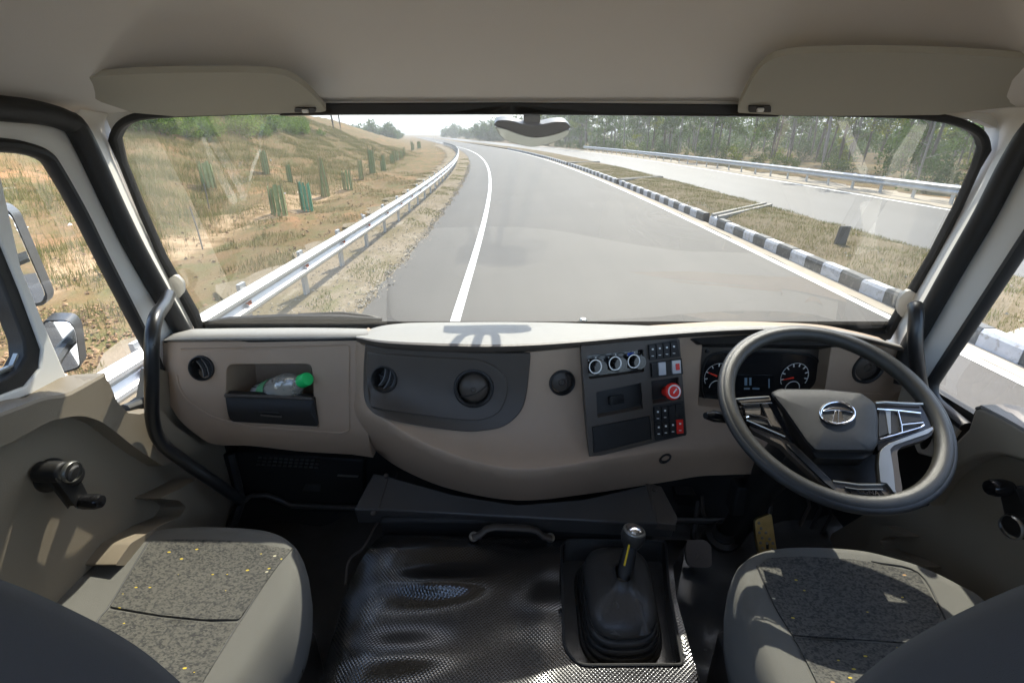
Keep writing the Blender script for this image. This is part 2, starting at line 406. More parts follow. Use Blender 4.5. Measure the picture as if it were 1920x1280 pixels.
# white painted sill strip then the trim
ridge = crom([(-260, 876), (0, 781), (40, 766), (82, 750), (124, 743), (150, 731), (196, 705)], 4)
outer = crom([(-260, 850), (0, 776), (30, 757), (55, 741), (90, 722), (127, 706), (196, 701)], 4)
MB().quadgrid([[PX(x, y, -.80) for x, y in ridge], [PX(x, y, -.803)+Vector((0, 0, .006)) for x, y in ridge], [PX(x, y-2, -.868) for x, y in outer], [PX(x, y, -.89)+Vector((0, 0, -.03)) for x, y in outer]]).build('trim_ledge', m_door, dl)
MB().region([(-300, 860), (0, 757), (30, 745), (55, 737), (127, 700), (134, 712), (55, 752), (0, 778), (-300, 890)], lambda x, y: PX(x, y, -.872), step=0, depth=(-.02, 0, 0)).build('sill_strip', m_white, dl, bevel=.002)
recess = crom([(-300, 960), (0, 838), (34, 822), (86, 794), (113, 785), (148, 780), (179, 786), (206, 801), (254, 839), (306, 873)], 4)
tro = ridge+[(206, 719), (220, 753), (241, 774), (262, 776), (300, 766), (330, 800), (390, 839)]+recess[::-1]
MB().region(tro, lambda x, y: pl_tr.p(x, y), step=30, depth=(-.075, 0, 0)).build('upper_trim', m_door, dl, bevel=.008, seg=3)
lo = recess+[(345, 900), (375, 960), (420, 1010), (470, 1100), (430, 1400), (-300, 1400)]
def lowsurf(x, y):
    return pl_lo.p(x, y)
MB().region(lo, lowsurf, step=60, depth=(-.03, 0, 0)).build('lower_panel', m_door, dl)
# map pocket
pk = rnd([(215, 1060), (245, 1018), (300, 985), (338, 968), (350, 950), (336, 938), (300, 934), (340, 914), (372, 896), (398, 925), (404, 955), (380, 1000), (320, 1060)], 6)
MB().region(pk, lambda x, y: XP(-.775).p(x, y), step=30, depth=(-.06, 0, 0)).build('map_pocket', m_door, dl, bevel=.006, seg=3)
# kick panel belongs to the cab
MB().region([(300, 878), (306, 840), (283, 770), (296, 690), (330, 700), (420, 830), (425, 848), (446, 930), (425, 990), (470, 1080), (430, 1080), (360, 960)], lambda x, y: PX(x, y, -.842), step=30, depth=(-.04, 0, 0)).build('kick_panel', m_door, cab, bevel=.004)
# crank
def crank(door, pl, base, hub, knob, rb, rh, rk):
    k0 = pl.p(*base); k1 = pl.p(*hub, .035); k2 = pl.p(*knob, .03); ax = pl.n
    m = MB().lathe(k0, ax, [(rb, 0), (rb, .006), (rb*.85, .014), (rh*1.05, .018), (rh, .045), (rh*.9, .052), (0, .053)], 24)
    ar = (k2-k1); t = ar.normalized(); sd = t.cross(ax)
    P = [(k1+sd*rh*.85), (k1-sd*rh*.85), (k2-sd*rk*.8), (k2+sd*rk*.8)]
    q = [p+ax*.012 for p in P]
    m.fan(q); m.fan([p-ax*.006 for p in P], True); m.quadgrid([q+[q[0]], [p-ax*.006 for p in P+[P[0]]]])
    m.lathe(k1-ax*.03, ax, [(rh, 0), (rh, .036), (rh*.9, .043), (0, .044)], 22)
    c = m.build('window_crank', m_black, door, bevel=.003)
    kb = MB().lathe(k2+ax*.005, ax, [(rk*.8, 0), (rk, .012), (rk, .032), (rk*.8, .041), (0, .043)], 20).build('crank_knob', m_gloss, c)
    rg = MB().lathe(k1+ax*.01, ax, [(rh*.99, .012), (rh*1.02, .016), (rh*.93, .019)], 24).build('crank_cap_ring', m_silver, c)
crank(dl, pl_lo, (92, 890), (108, 884), (143, 940), .030, .0185, .014)

# ---------------------------------------------------------------- right door
dr, XSr, XFr, XGr, gcr = side(1)
pr_tr = XP(.955); pr_lo = XP(.99)
MB().region([(2200, 200)]+[p for p in gcr if p[0] < 2190]+[(1900, 860), (2200, 960)], lambda x, y: PX(x, y, XGr+.012), step=0).build('window_glass', m_glass, dr, smooth=False)
ridr = [(1827, 768), (1838, 764), (1880, 786), (1920, 809), (2000, 850), (2250, 960)]
outr = [(1833, 760), (1858, 758), (1888, 757), (1921, 764), (2000, 790), (2250, 880)]
MB().quadgrid([[PX(x, y, .955) for x, y in ridr], [PX(x, y, .958)+Vector((0, 0, .006)) for x, y in ridr], [PX(x, y, 1.022) for x, y in outr], [PX(x, y, 1.05)+Vector((0, 0, -.04)) for x, y in outr]]).build('trim_ledge', m_panel, dr)
rec_r = crom([(1740, 950), (1762, 910), (1783, 886), (1823, 861), (1850, 853), (1872, 852), (1920, 864), (2000, 890), (2250, 980)], 4)
tr = [(1827, 768), (1815, 804), (1789, 830), (1765, 850), (1740, 880)]+rec_r+[(2250, 955), (2000, 845), (1920, 807), (1880, 784), (1838, 764)]
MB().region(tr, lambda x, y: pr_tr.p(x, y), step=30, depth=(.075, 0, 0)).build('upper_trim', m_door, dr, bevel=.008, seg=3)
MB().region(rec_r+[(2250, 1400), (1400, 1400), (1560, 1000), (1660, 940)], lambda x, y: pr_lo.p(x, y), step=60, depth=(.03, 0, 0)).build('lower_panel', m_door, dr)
pk = rnd([(1740, 1062), (1700, 1045), (1660, 1030), (1648, 1012), (1662, 1004), (1700, 1006), (1660, 985), (1635, 985), (1630, 1040), (1690, 1080)], 6)
MB().region(pk, lambda x, y: XP(.955).p(x, y), step=30, depth=(.04, 0, 0)).build('map_pocket', m_door, dr, bevel=.006, seg=3)
crank(dr, pr_lo, (1948, 984), (1922, 988), (1899, 914), .028, .022, .0165)
MB().region([(1676, 740), (1700, 700), (1740, 742), (1800, 800), (1760, 860), (1720, 850)], lambda x, y: PX(x, y, 1.03), step=40, depth=(.03, 0, 0)).build('kick_panel', m_cabpaint, cab, bevel=.004)

# ---------------------------------------------------------------- sun visors
def visor(out, low, yt, yb, lab):
    t = thing('sun_visor', lab, 'sun visor', PY(*out[0], yb))
    ys = [p[1] for p in out]; a, b = min(ys), max(ys)
    sf = lambda x, y: PY(x, y, yb+(yt-yb)*(b-y)/(b-a))
    MB().region(out, sf, step=30, depth=(0, .004, .011)).build('visor_board', m_visor, t, bevel=.004, seg=3)
    cl = rnd(low, 3)
    MB().region(cl, lambda x, y: sf(x, y)-ray(x, y)*.006, step=0, depth=(0, .02, .01)).build('visor_clip', m_black, t, bevel=.002)
    x0, y0 = low[0]; x1, y1 = low[2]
    MB().tube([sf((x0*.62+x1*.38), (y0+y1)/2+1.5)-ray(x0, y0)*.011, sf((x0*.35+x1*.65), (y0+y1)/2+1.5)-ray(x1, y1)*.011], .0038, n=8).build('visor_pivot', m_white, t)
vl = crom([(140, 148), (260, 139), (400, 136.5), (500, 138), (545, 147), (580, 172), (606, 200), (611, 208), (600, 211)], 4)+[(480, 214), (330, 219), (250, 212), (190, 192), (146, 168)]
visor(vl, [(552, 203), (592, 203), (592, 211), (552, 211)], .965, 1.075, 'sun visor folded up over the passenger side of the windscreen, on the left')
vr = [(1930, 197), (1760, 216), (1560, 218), (1470, 217)]+crom([(1385, 212), (1384, 206), (1396, 176), (1430, 124), (1478, 104), (1600, 99), (1760, 101), (1930, 111)], 4)
visor(vr, [(1404, 199), (1446, 199), (1446, 211), (1404, 211)], .93, 1.072, 'larger sun visor folded up above the steering wheel, on the right')
# small hand grip shades at the visor ends
# pale reflection streaks, painted as translucent patches on the inside of the glass
m_reflstreak = bpy.data.materials.new('painted_reflection'); m_reflstreak.use_nodes = True; n = m_reflstreak.node_tree; n.nodes.clear(); out = n.nodes.new('ShaderNodeOutputMaterial'); t1 = n.nodes.new('ShaderNodeBsdfTransparent'); t2 = n.nodes.new('ShaderNodeBsdfTranslucent'); t2.inputs[0].default_value = (.8, .76, .68, 1)
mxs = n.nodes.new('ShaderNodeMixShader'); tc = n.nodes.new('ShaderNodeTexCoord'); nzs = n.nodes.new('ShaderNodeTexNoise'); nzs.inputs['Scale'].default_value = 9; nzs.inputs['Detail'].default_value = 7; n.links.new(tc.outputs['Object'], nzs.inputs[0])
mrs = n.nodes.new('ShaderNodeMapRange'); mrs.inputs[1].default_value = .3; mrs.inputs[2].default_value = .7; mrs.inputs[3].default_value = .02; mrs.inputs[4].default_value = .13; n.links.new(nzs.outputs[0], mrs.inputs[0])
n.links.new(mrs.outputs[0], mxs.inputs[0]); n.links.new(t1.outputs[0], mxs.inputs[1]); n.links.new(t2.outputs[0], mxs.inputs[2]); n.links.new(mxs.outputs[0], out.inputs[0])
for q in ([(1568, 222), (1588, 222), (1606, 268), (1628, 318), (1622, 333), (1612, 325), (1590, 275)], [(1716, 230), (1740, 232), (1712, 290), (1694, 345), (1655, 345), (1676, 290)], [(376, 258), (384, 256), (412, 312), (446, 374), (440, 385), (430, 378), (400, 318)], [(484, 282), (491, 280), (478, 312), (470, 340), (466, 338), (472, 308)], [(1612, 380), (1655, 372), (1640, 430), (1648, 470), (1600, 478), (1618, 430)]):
    MB().region(rnd(q, 5), lambda x, y: WS.p(x, y, .0015), step=0).build('painted_reflection', m_reflstreak, cab, smooth=False)
# ---------------------------------------------------------------- grab handles
def grab(path, X, r, lab, cap):
    g = thing('grab_handle', lab, 'grab handle', path[-1])
    MB().tube([tuple(p) for p in crom([tuple(p) for p in path], 6)], r, n=14).build('handle_bar', m_grab, g)
    MB().region(rnd(cap, 7), lambda x, y: WS.p(x, y, .013), step=0, depth=(0, .009, .002)).build('mounting_cap', m_cabpaint, g, bevel=.004, seg=3)
grab([PY(316, 552, 1.08), PY(309, 570, 1.03), PY(292, 597, .95), PY(285, 640, .91), PY(285, 720, .89), PY(287, 790, .885), PY(305, 832, .89), PY(350, 868, .91), PY(400, 902, .93), PY(452, 938, .96)], -.8, .0140,
     'long black bent grab handle beside the passenger dashboard', [(318, 520), (330, 516), (344, 530), (345, 548), (334, 562), (318, 556), (310, 534)])
grab([PY(1716, 572, 1.05), PY(1718, 590, 1.03), PY(1716, 640, 1.01), PY(1722, 700, 1.0), PY(1733, 770, 1.0), PY(1740, 840, 1.0)], .9, .0150,
     'straight black grab handle on the pillar behind the steering wheel', [(1688, 556), (1704, 543), (1722, 552), (1722, 572), (1708, 596), (1690, 596), (1682, 580)])
# ================================================================ dashboard
dash = thing('dashboard', 'wide taupe truck dashboard with black vents, switch panel and instrument cluster', 'dashboard', (.08, 1.05, H-.8))
cX = [655, 668, 690, 720, 800, 900, 1000, 1090, 1180, 1290, 1400, 1560, 1700]
yT = hermite(cX, [1.075, 1.04, 1.012, 1.0, .988, .985, .99, 1.008, 1.035, 1.07, 1.09, 1.105, 1.12])
yC = hermite(cX, [1.05, .99, .94, .91, .875, .855, .858, .885, .935, .99, 1.035, 1.08, 1.10])
crest = hermite([655, 690, 780, 870, 960, 1060, 1150, 1250, 1340, 1500, 1700], [760, 772, 825, 862, 881, 875, 858, 845, 842, 838, 830])
def surfC(x, y, off=0):
    cr = crest(x); w = (y-640)/(cr-640); a, b = yT(x), yC(x)
    if w < 1: q = max(w, -.3); Y = a+(b-a)*(.16*q+.84*abs(q)**3.2*(1 if q > 0 else -1))
    else:
        t = (y-cr)/55; k = min(max((1340-x)/250, 0), 1); Y = b+k*(.045*t+.05*t*t)-(1-k)*.004*t
    return PY(x, y, Y-off)
def surfL(x, y, off=0):
    Y = 1.055-.07*(y-640)/200
    if x < 340: Y += ((340-x)/40)**2*.035
    if y > 795: Y += ((y-795)/55)**2*.045
    return PY(x, y, Y-off)
# ---- passenger side section
sL = crom([(304, 641), (480, 639.5), (690, 636)], 6)
eL = [(700, 660), (700, 858)]+crom([(660, 852), (560, 846), (470, 836), (405, 834), (372, 818), (335, 786), (312, 745), (300, 700), (299, 665)], 4)
pocket = rnd([(424, 683), (584, 682), (588, 740), (598, 800), (430, 790), (424, 740)], [16, 12, 2, 2, 2, 2])
m_fin = M('vent_fin_plastic', (.10, .10, .10), .4, var=.05)
MB().region(sL+eL, surfL, holes=[pocket, circ(378, 690, 20)], step=16, depth=(0, .06, 0)).build('passenger_section', m_taupe, dash, bevel=.006, seg=3)
# raised field inside the section: a shallow stepped outline
fld = rnd([(332, 655), (655, 648), (655, 806), (640, 812), (560, 806), (470, 800), (395, 782), (345, 745), (332, 715)], [8, 4, 6, 8, 10, 10, 24, 20, 12])
MB().tube([surfL(x, y, -.0005) for x, y in fld[4:]], .0032, n=6).build('moulded_edge', m_taupe, dash)
# pocket: real box behind the face
def inbox(poly, surf, depth, name, mat, par, shrink=.9, drop=0.0):
    front = [surf(*p) for p in poly]; cen = sum(front, Vector())/len(front)
    back = [cen+(p-cen)*shrink+Vector((0, depth, drop)) for p in front]
    m = MB().quadgrid([front, [a.lerp(b, .5) for a, b in zip(front, back)], back], closeu=True).fan(back)
    return m.build(name, mat, par, angle=50)
inbox(pocket, lambda x, y: surfL(x, y, -.004), .13, 'glove_recess', m_taupe, dash, .93)
binf = [(422, 740), (588, 746), (596, 798), (592, 799), (433, 790), (427, 776)]
bo = MB().region(rnd(binf, [2, 3, 4, 3, 8, 10]), lambda x, y: surfL(x, y, .004+.012*max(0, 1-abs((y-768)/34))), step=14, depth=(0, .02, 0)).build('storage_bin', m_gloss if 0 else m_black, dash, bevel=.003)
MB().tube([surfL(x, y, .012) for x, y in ((422, 741), (500, 743), (587, 747))], .0045, n=8).build('bin_lip', m_panel, bo)
MB().tube([surfL(x, y, .017) for x, y in ((489, 778), (508, 780), (527, 781.5))], .0022, n=8).build('bin_pull', m_panel, bo)
MB().tube([surfL(x, y, .017) for x, y in ((485, 772), (500, 772.5), (522, 774))], .0012, n=6).build('bin_emblem', m_black, bo)
# ---- top of the passenger side
tx = [304, 318, 345, 400, 480, 560, 640, 690]
cr_ = hermite(tx, [636, 626, 618.5, 616, 615, 614.5, 615, 616]); gp_ = hermite(tx, [640, 640, 640, 639.5, 639, 638, 636.5, 635])
rows = []
for k, (fy, Y) in enumerate([(1.0, 1.052), (.86, 1.046), (.55, 1.052), (.2, 1.09), (0, 1.15)]):
    rows.append([PY(x, cr_(x)+(gp_(x)-1-cr_(x))*fy, Y+max(0, (335-x)/40)**2*.03) for x in np.linspace(306, 690, 40)])
rows.append([p+Vector((0, .10, -.055)) for p in rows[-1]]); rows.append([p+Vector((0, .05, -.06)) for p in rows[-1]])
MB().quadgrid(rows[::-1]).build('passenger_top', m_pad, dash, angle=60)
MB().tube([surfL(x, y, .0005) for x, y in ((308, 641), (480, 640), (676, 636.5))], .0022, n=6).build('top_seam', m_rubber, dash)
# ---- centre and driver section
top = crom([(670, 640), (690, 650), (760, 657), (850, 661), (960, 662), (1090, 651), (1180, 641), (1280, 633), (1400, 627), (1560, 632), (1640, 645), (1694, 658)], 5)
bot = crom([(1700, 700), (1696, 760), (1660, 800), (1560, 860), (1460, 885), (1370, 890), (1310, 893), (1250, 903), (1100, 926), (970, 938), (850, 918), (760, 883), (705, 845), (676, 805), (664, 760), (662, 700), (665, 660)], 5)
clus = rnd([(1317, 640), (1560, 642), (1546, 732), (1500, 780), (1309, 760)], [10, 6, 8, 4, 4])
MB().region(top+bot, surfC, holes=[clus, circ(720, 711, 24), circ(888, 728, 34), circ(1054, 717, 20.5), circ(1628, 690, 25.5)], step=14, lines=[[(x, crest(x)+q) for x in range(700, 1345, 12)] for q in (-3, 3)], depth=(0, .09, 0)).build('centre_section', m_taupe, dash, bevel=.004, angle=50)
# ---- dash top pad with its rim
px_ = [668, 677, 692, 715, 750, 800, 850, 921, 1000, 1100, 1180, 1280, 1370, 1462, 1575, 1650, 1700]
c_ = hermite(px_, [629, 625, 617.5, 611, 606.5, 604.5, 604, 603.5, 604, 606.5, 609, 612, 611, 611, 619, 636, 650])
t_ = hermite(px_, [631, 632, 635, 638, 640.5, 642.5, 644, 645.5, 643.5, 637, 630, 622, 616.5, 614, 622, 639, 652])
b_ = hermite(px_, [640, 643, 648, 653, 657, 660, 662.5, 662, 658, 649.5, 641, 633, 627, 626, 634, 647, 661])
yR = hermite(px_, [1.03, 1.02, 1.005, .993, .985, .98, .977, .975, .98, 1.0, 1.025, 1.055, 1.075, 1.08, 1.085, 1.09, 1.10])
yB = hermite(px_, [1.07, 1.10, 1.13, 1.15, 1.165, 1.17, 1.17, 1.17, 1.165, 1.155, 1.145, 1.135, 1.125, 1.12, 1.115, 1.11, 1.115])
X = np.linspace(668, 1700, 110)
def padrow(f, y, bulge=0): return [PY(x, f(x), y(x)-bulge) for x in X]
r0 = padrow(b_, lambda x: yR(x)+.006); r1 = padrow(lambda x: b_(x)*.8+t_(x)*.2, lambda x: yR(x)-.006); r2 = padrow(lambda x: b_(x)*.25+t_(x)*.75, lambda x: yR(x)-.006); r3 = padrow(t_, lambda x: yR(x)+.002)
MB().quadgrid([r3, r2, r1, r0, [p+Vector((0, .03, .004)) for p in r0]]).build('pad_rim', m_panel, dash, angle=70)
r4 = padrow(lambda x: t_(x)*.7+c_(x)*.3, lambda x: yR(x)*.75+yB(x)*.25); r5 = padrow(lambda x: t_(x)*.25+c_(x)*.75, lambda x: yR(x)*.4+yB(x)*.6); r6 = padrow(c_, yB)
r7 = [p+Vector((0, .06, -.035)) for p in r6]; r8 = [p+Vector((0, .05, -.05)) for p in r7]
MB().quadgrid([r8, r7, r6, r5, r4, r3]).build('top_pad', m_pad, dash, angle=70)
# hood shading the instruments
MB().region([(1296, 634), (1400, 628), (1560, 634), (1640, 648), (1560, 650), (1400, 646), (1310, 645)], lambda x, y: surfC(x, y, .012), step=20, depth=(0, .05, -.03)).build('cluster_hood', m_black, dash, bevel=.004)
# ---- vents
def frame(surf, x, y):
    p = surf(x, y); a = surf(x+6, y)-surf(x-6, y); b = surf(x, y-6)-surf(x, y+6); n = a.cross(b).normalized()
    if n.dot(O-p) < 0: n = -n
    a = (a-n*a.dot(n)).normalized(); return p, a, n.cross(a), n
def vent(surf, x, y, rpx, kind, tilt=0.0, body=m_black):
    p, a, b, n = frame(surf, x, y); R = rpx*(p-O).dot(Vector((0, CP, -SP)))/F
    v = MB().lathe(p-n*.008, n, [(R*1.06, 0), (R*1.06, .008), (R*1.03, .0125), (R*.95, .0135), (R*.86, .010), (R*.82, -.002), (R*.8, -.02)], 36).build('air_vent', body, dash)
    q = p-n*.004
    a2 = a*math.cos(tilt)+b*math.sin(tilt); b2 = n.cross(a2)
    if kind == 'open':
        MB().lathe(q-n*.026, n, [(R*.82, 0), (R*.6, -.004), (0, -.008)], 30).build('vent_bowl', m_dark, v)
        for k in (-.45, .1, .62):
            h = R*.8*math.sqrt(max(0, 1-k*k)); rows = []
            for j in np.linspace(-1, 1, 13):
                c = q+a2*(k*R*.8-.18*R*(1-j*j)*(-1))+b2*(j*h)
                rows.append([c-n*.014+a2*R*.10, c-n*.002, c-n*.002+a2*.0022, c-n*.014+a2*(R*.10+.0022)])
            MB().quadgrid(rows, closeu=True).build('vent_fin', m_fin, v)
        MB().box(q-n*.012, (R*1.5, .003, .004), Matrix((a2, b2, n)).transposed()).build('vent_bar', m_black, v)
    elif kind == 'ball':
        MB().lathe(q-n*.012, n, [(R*.82, 0), (R*.80, .008), (R*.70, .016), (R*.5, .022), (R*.25, .0255), (R*.14, .0262), (R*.11, .0245), (0, .0235)], 32).build('vent_ball', m_panel, v)
        arc = [q+a*(R*.80*math.cos(t)-.05*R)*1+b*(R*.80*math.sin(t)) for t in [0]]
        pts = []
        for t in np.linspace(0, 1, 12):
            u = -.72+1.44*t; w_ = -.42+.55*t*t+.05*t; rr = math.hypot(u, w_); hz = .010*(1-rr*rr)+.004
            pts.append(q+a*R*u+b*R*w_+n*hz)
        MB().tube(pts, .0013, n=6).build('vent_slit', m_dark, v)
    else:
        MB().lathe(q-n*.010, n, [(R*.84, 0), (R*.82, .008), (R*.6, .0115), (R*.28, .0125), (R*.25, .0095), (R*.12, .0085), (0, .0085)], 32).build('vent_flap', m_panel, v)
        pts = [q+a2*R*.8*math.cos(t)*.62+b2*R*.8*math.sin(t)+n*.0025 for t in np.linspace(-1.25, 1.1, 12)]
        MB().tube(pts, .0011, n=6).build('vent_slit', m_silver if 0 else m_dark, v)
        MB().lathe(q-n*.0015, n, [(R*.20, 0), (R*.18, .0022), (0, .003)], 16).build('vent_button', m_panel, v)
vent(surfL, 378, 690, 23, 'open', .35)
# ---- black oval panel in the centre
ov = crom([(684, 647), (681, 690), (682, 745), (693, 769), (719, 784), (781, 798), (865, 809), (907, 808), (944, 800), (972, 778), (986, 747), (993, 690), (995, 663)], 5)+crom([(995, 663), (921, 662), (837, 659), (752, 653), (684, 647)], 4)[1:-1]
cp = MB().region(ov, lambda x, y: surfC(x, y, .006), holes=[circ(720, 711, 23), circ(888, 728, 33)], step=14, depth=(0, .012, 0)).build('centre_panel', m_panel, dash, bevel=.003, angle=55)
iv = crom([(693, 762), (737, 771), (837, 785), (893, 789), (930, 778), (946, 756), (952, 728), (944, 703), (921, 684), (893, 674)], 5)+crom([(893, 674), (781, 668), (688, 660)], 4)[1:]+[(686, 700)]
MB().region(iv, lambda x, y: surfC(x, y, .0105), holes=[circ(720, 711, 21.5), circ(888, 728, 31)], step=14, depth=(0, .012, 0)).build('inner_panel', m_panel, cp, bevel=.003, angle=55)
sf2 = lambda x, y, o=0: surfC(x, y, .0105+o)
vent(sf2, 720, 711, 25, 'open', -.45)
vent(sf2, 888, 728, 36, 'ball')
vent(surfC, 1054, 717, 24, 'disc', 0)
vent(surfC, 1628, 690, 30, 'disc', .9)
# ---- switch panel
A_, B_, C_, D_ = [surfC(*p) for p in ((1090, 650), (1277, 633), (1288, 815), (1105, 858))]
pn = (B_-D_).cross(A_-C_).normalized(); pn = pn if pn.y < 0 else -pn
pc = (A_+B_+C_+D_)/4
SPn = Pl(pc+pn*.010, pn)
swp = MB().region(rnd([(1089, 649), (1274, 631), (1288, 815), (1105, 859)], 4), lambda x, y: SPn.p(x, y),
     holes=[rnd([(1118, 735), (1202, 718), (1206, 766), (1120, 783)], 2), rnd([(1110, 800), (1219, 779), (1222, 824), (1113, 851)], 2), rnd([(1101, 666), (1206, 655), (1208, 697), (1104, 711)], 3), rnd([(1221, 714), (1272, 707), (1276, 748), (1224, 757)], 2)],
     step=30, depth=(0, .05, 0)).build('switch_panel', m_panel, dash, bevel=.002)
def plate(poly, off, name, mat, par, d=.012, r=2, bev=.0012, pl=SPn):
    return MB().region(rnd(poly, r), lambda x, y: pl.p(x, y, off), step=0, depth=pl.n*-d).build(name, mat, par, bevel=bev)
plate([(1116, 733), (1204, 716), (1208, 768), (1118, 785)], -.014, 'storage_slot', m_black, swp)
plate([(1143, 744), (1169, 739), (1171, 755), (1144, 760)], -.006, 'slot_socket', m_gloss, swp, .01)
plate([(1111, 801), (1218, 780), (1221, 823), (1114, 850)], -.003, 'radio_blank', m_black, swp, .01)
plate([(1101, 666), (1206, 655), (1208, 697), (1104, 711)], -.012, 'climate_bezel', m_gloss, swp)
plate([(1221, 714), (1272, 707), (1276, 748), (1224, 757)], -.016, 'emergency_recess', m_dark, swp)
def rod(pl, x, y, off, prof, name, mat, par, n=26, sc_=1):
    return MB().lathe(pl.p(x, y, off), pl.n, prof, n).build(name, mat, par)
for x, y in ((1121, 687), (1158, 681), (1193, 677)):
    k = rod(SPn, x-5, y, -.012, [(.019, 0), (.0185, .014), (.0165, .028), (.0160, .0285), (0, .0285)], 'climate_knob', m_gloss, swp)
    MB().lathe(SPn.p(x-5, y, .0155), SPn.n, [(.0158, 0), (.0165, .0015), (.0142, .0018), (.0135, .0008)], 28).build('knob_ring', m_print, swp)
    for t in np.linspace(-2.4, 2.4, 7):
        c = SPn.p(x-5, y, -.0115)+Vector((math.sin(t)*.0225, 0, math.cos(t)*.0225)); 
        MB().box(c, (.003, .001, .003)).build('dial_mark', m_print, swp)
plate([(1176, 662), (1190, 660), (1192, 667), (1178, 669)], -.0112, 'cold_mark', M('blue_print', (.03, .10, .5), .5, var=0), swp, .001, 1, 0)
def switch(x0, y0, x1, y1, mat, sk=-.10, mark=True, lit=False):
    dy = lambda x: (x-(x0+x1)/2)*sk
    q = [(x0, y0+dy(x0)), (x1, y0+dy(x1)), (x1+1.2, y1+dy(x1)), (x0+1.2, y1+dy(x0))]
    s = plate(q, .006, 'rocker_switch', mat, swp, .012, 1, .0012)
    if mark:
        xm = (x0+x1)/2+.8
        for yy, ww, hh in ((y0+(y1-y0)*.3, 1.7, 1.6), (y0+(y1-y0)*.78, 2.2, .7)):
            plate([(xm-ww, yy-hh), (xm+ww, yy-hh), (xm+ww, yy+hh), (xm-ww, yy+hh)], .0068, 'switch_mark', m_print, s, .0005, 0, 0)
    return s
plate([(1215, 646), (1269, 637), (1275, 668), (1218, 676)], .0012, 'switch_bay', m_dark, swp, .004, 1, 0)
for k in range(4): switch(1217.5+13.3*k, 647-1.7*k-.3, 1229+13.3*k, 673-1.7*k, m_black)
plate([(1218, 679), (1278, 671), (1281, 701), (1221, 709)], .0012, 'switch_bay', m_dark, swp, .004, 1, 0)
clear = M('clear_cover', (.55, .56, .58), .15, var=.1)
switch(1222, 681, 1233, 705, m_black, mark=False); switch(1248, 677.5, 1258, 702, m_black, mark=False)
s = switch(1235, 679, 1248, 703, clear, mark=False); s['label'] = 'switch under a clear grey cover'
s = switch(1260.5, 675.5, 1276, 700, clear, mark=False); s['label'] = 'switch under a clear cover with a red mark'
plate([(1267, 682), (1274, 681), (1275, 693), (1268, 694)], .0075, 'switch_mark', m_red, s, .001, 1, 0)
plate([(1225, 760), (1281, 751), (1286, 816), (1229, 826)], .0012, 'switch_bay', m_dark, swp, .004, 1, 0)
for r_ in range(2):
    for k in range(4):
        red = r_ == 1 and k == 3
        s = switch(1227+13.4*k+r_*1.5, 764-2.2*k+29*r_, 1239+13.4*k+r_*1.5, 790-2.2*k+29*r_, m_red if red else m_black, mark=not (r_ == 0 and k > 1))
        if red: s['label'] = 'red switch with a white mark, lowest at the right'
# red pull valve
v0 = SPn.p(1248, 733, -.016); ax = (SPn.n+Vector((-.1, 0, .15))).normalized()
em = MB().lathe(v0, ax, [(.012, 0), (.012, .02), (.017, .022), (.017, .028), (.02, .029), (.021, .034), (.019, .038), (.012, .040), (0, .040)], 26).build('brake_valve_knob', m_red, swp)
MB().lathe(v0, ax, [(.0165, .0405), (.015, .0412), (.013, .0405)], 26).build('valve_ring', m_print, swp)
q = v0+ax*.0408
MB().tube([q+Vector((-.004, 0, -.008)), q+Vector((.004, -.001, .008))], .0018, n=6).build('valve_mark', m_print, swp)
# ---- small round plug and other fittings
p, a, b, n = frame(surfC, 1247, 859)
MB().lathe(p-n*.004, n, [(.0165, 0), (.0165, .006), (.0135, .0075), (.012, .004), (0, .003)], 26).build('blank_plug', m_black, dash)
p, a, b, n = frame(surfC, 1620, 745)
MB().region(rnd([(1590, 737), (1656, 738), (1660, 760), (1590, 758)], 6), lambda x, y: surfC(x, y, .002), step=0, depth=(0, .01, 0)).build('fuse_cover', m_taupe, dash, bevel=.002)
# ---- instrument cluster
c3 = [surfC(*p)+Vector((0, .045, 0)) for p in ((1317, 640), (1560, 642), (1546, 740), (1309, 760))]
cn = (c3[1]-c3[3]).cross(c3[0]-c3[2]).normalized(); cn = cn if cn.y < 0 else -cn
CPL = Pl(sum(c3, Vector())/4, cn)
ring = [surfC(*p, .0) for p in clus]; bk = [CPL.p(*p) for p in clus]
ic = MB().quadgrid([ring, bk], closeu=True).build('instrument_cluster', m_panel, dash)
MB().region(clus, lambda x, y: CPL.p(x, y, .0), step=0).build('cluster_face', m_panel, ic, smooth=False)
inn = crom([(1318, 690), (1330, 668), (1360, 660), (1420, 658), (1490, 662), (1525, 668), (1538, 690), (1534, 735), (1500, 752), (1420, 756), (1335, 752), (1316, 735)], 4, True)
MB().tube([CPL.p(x, y, .001) for x, y in inn], .0035, n=8, closed=True).build('cluster_bezel', m_black, ic)
MB().region(inn, lambda x, y: CPL.p(x, y, .0015), step=0).build('dial_glass', m_gloss, ic, smooth=False)
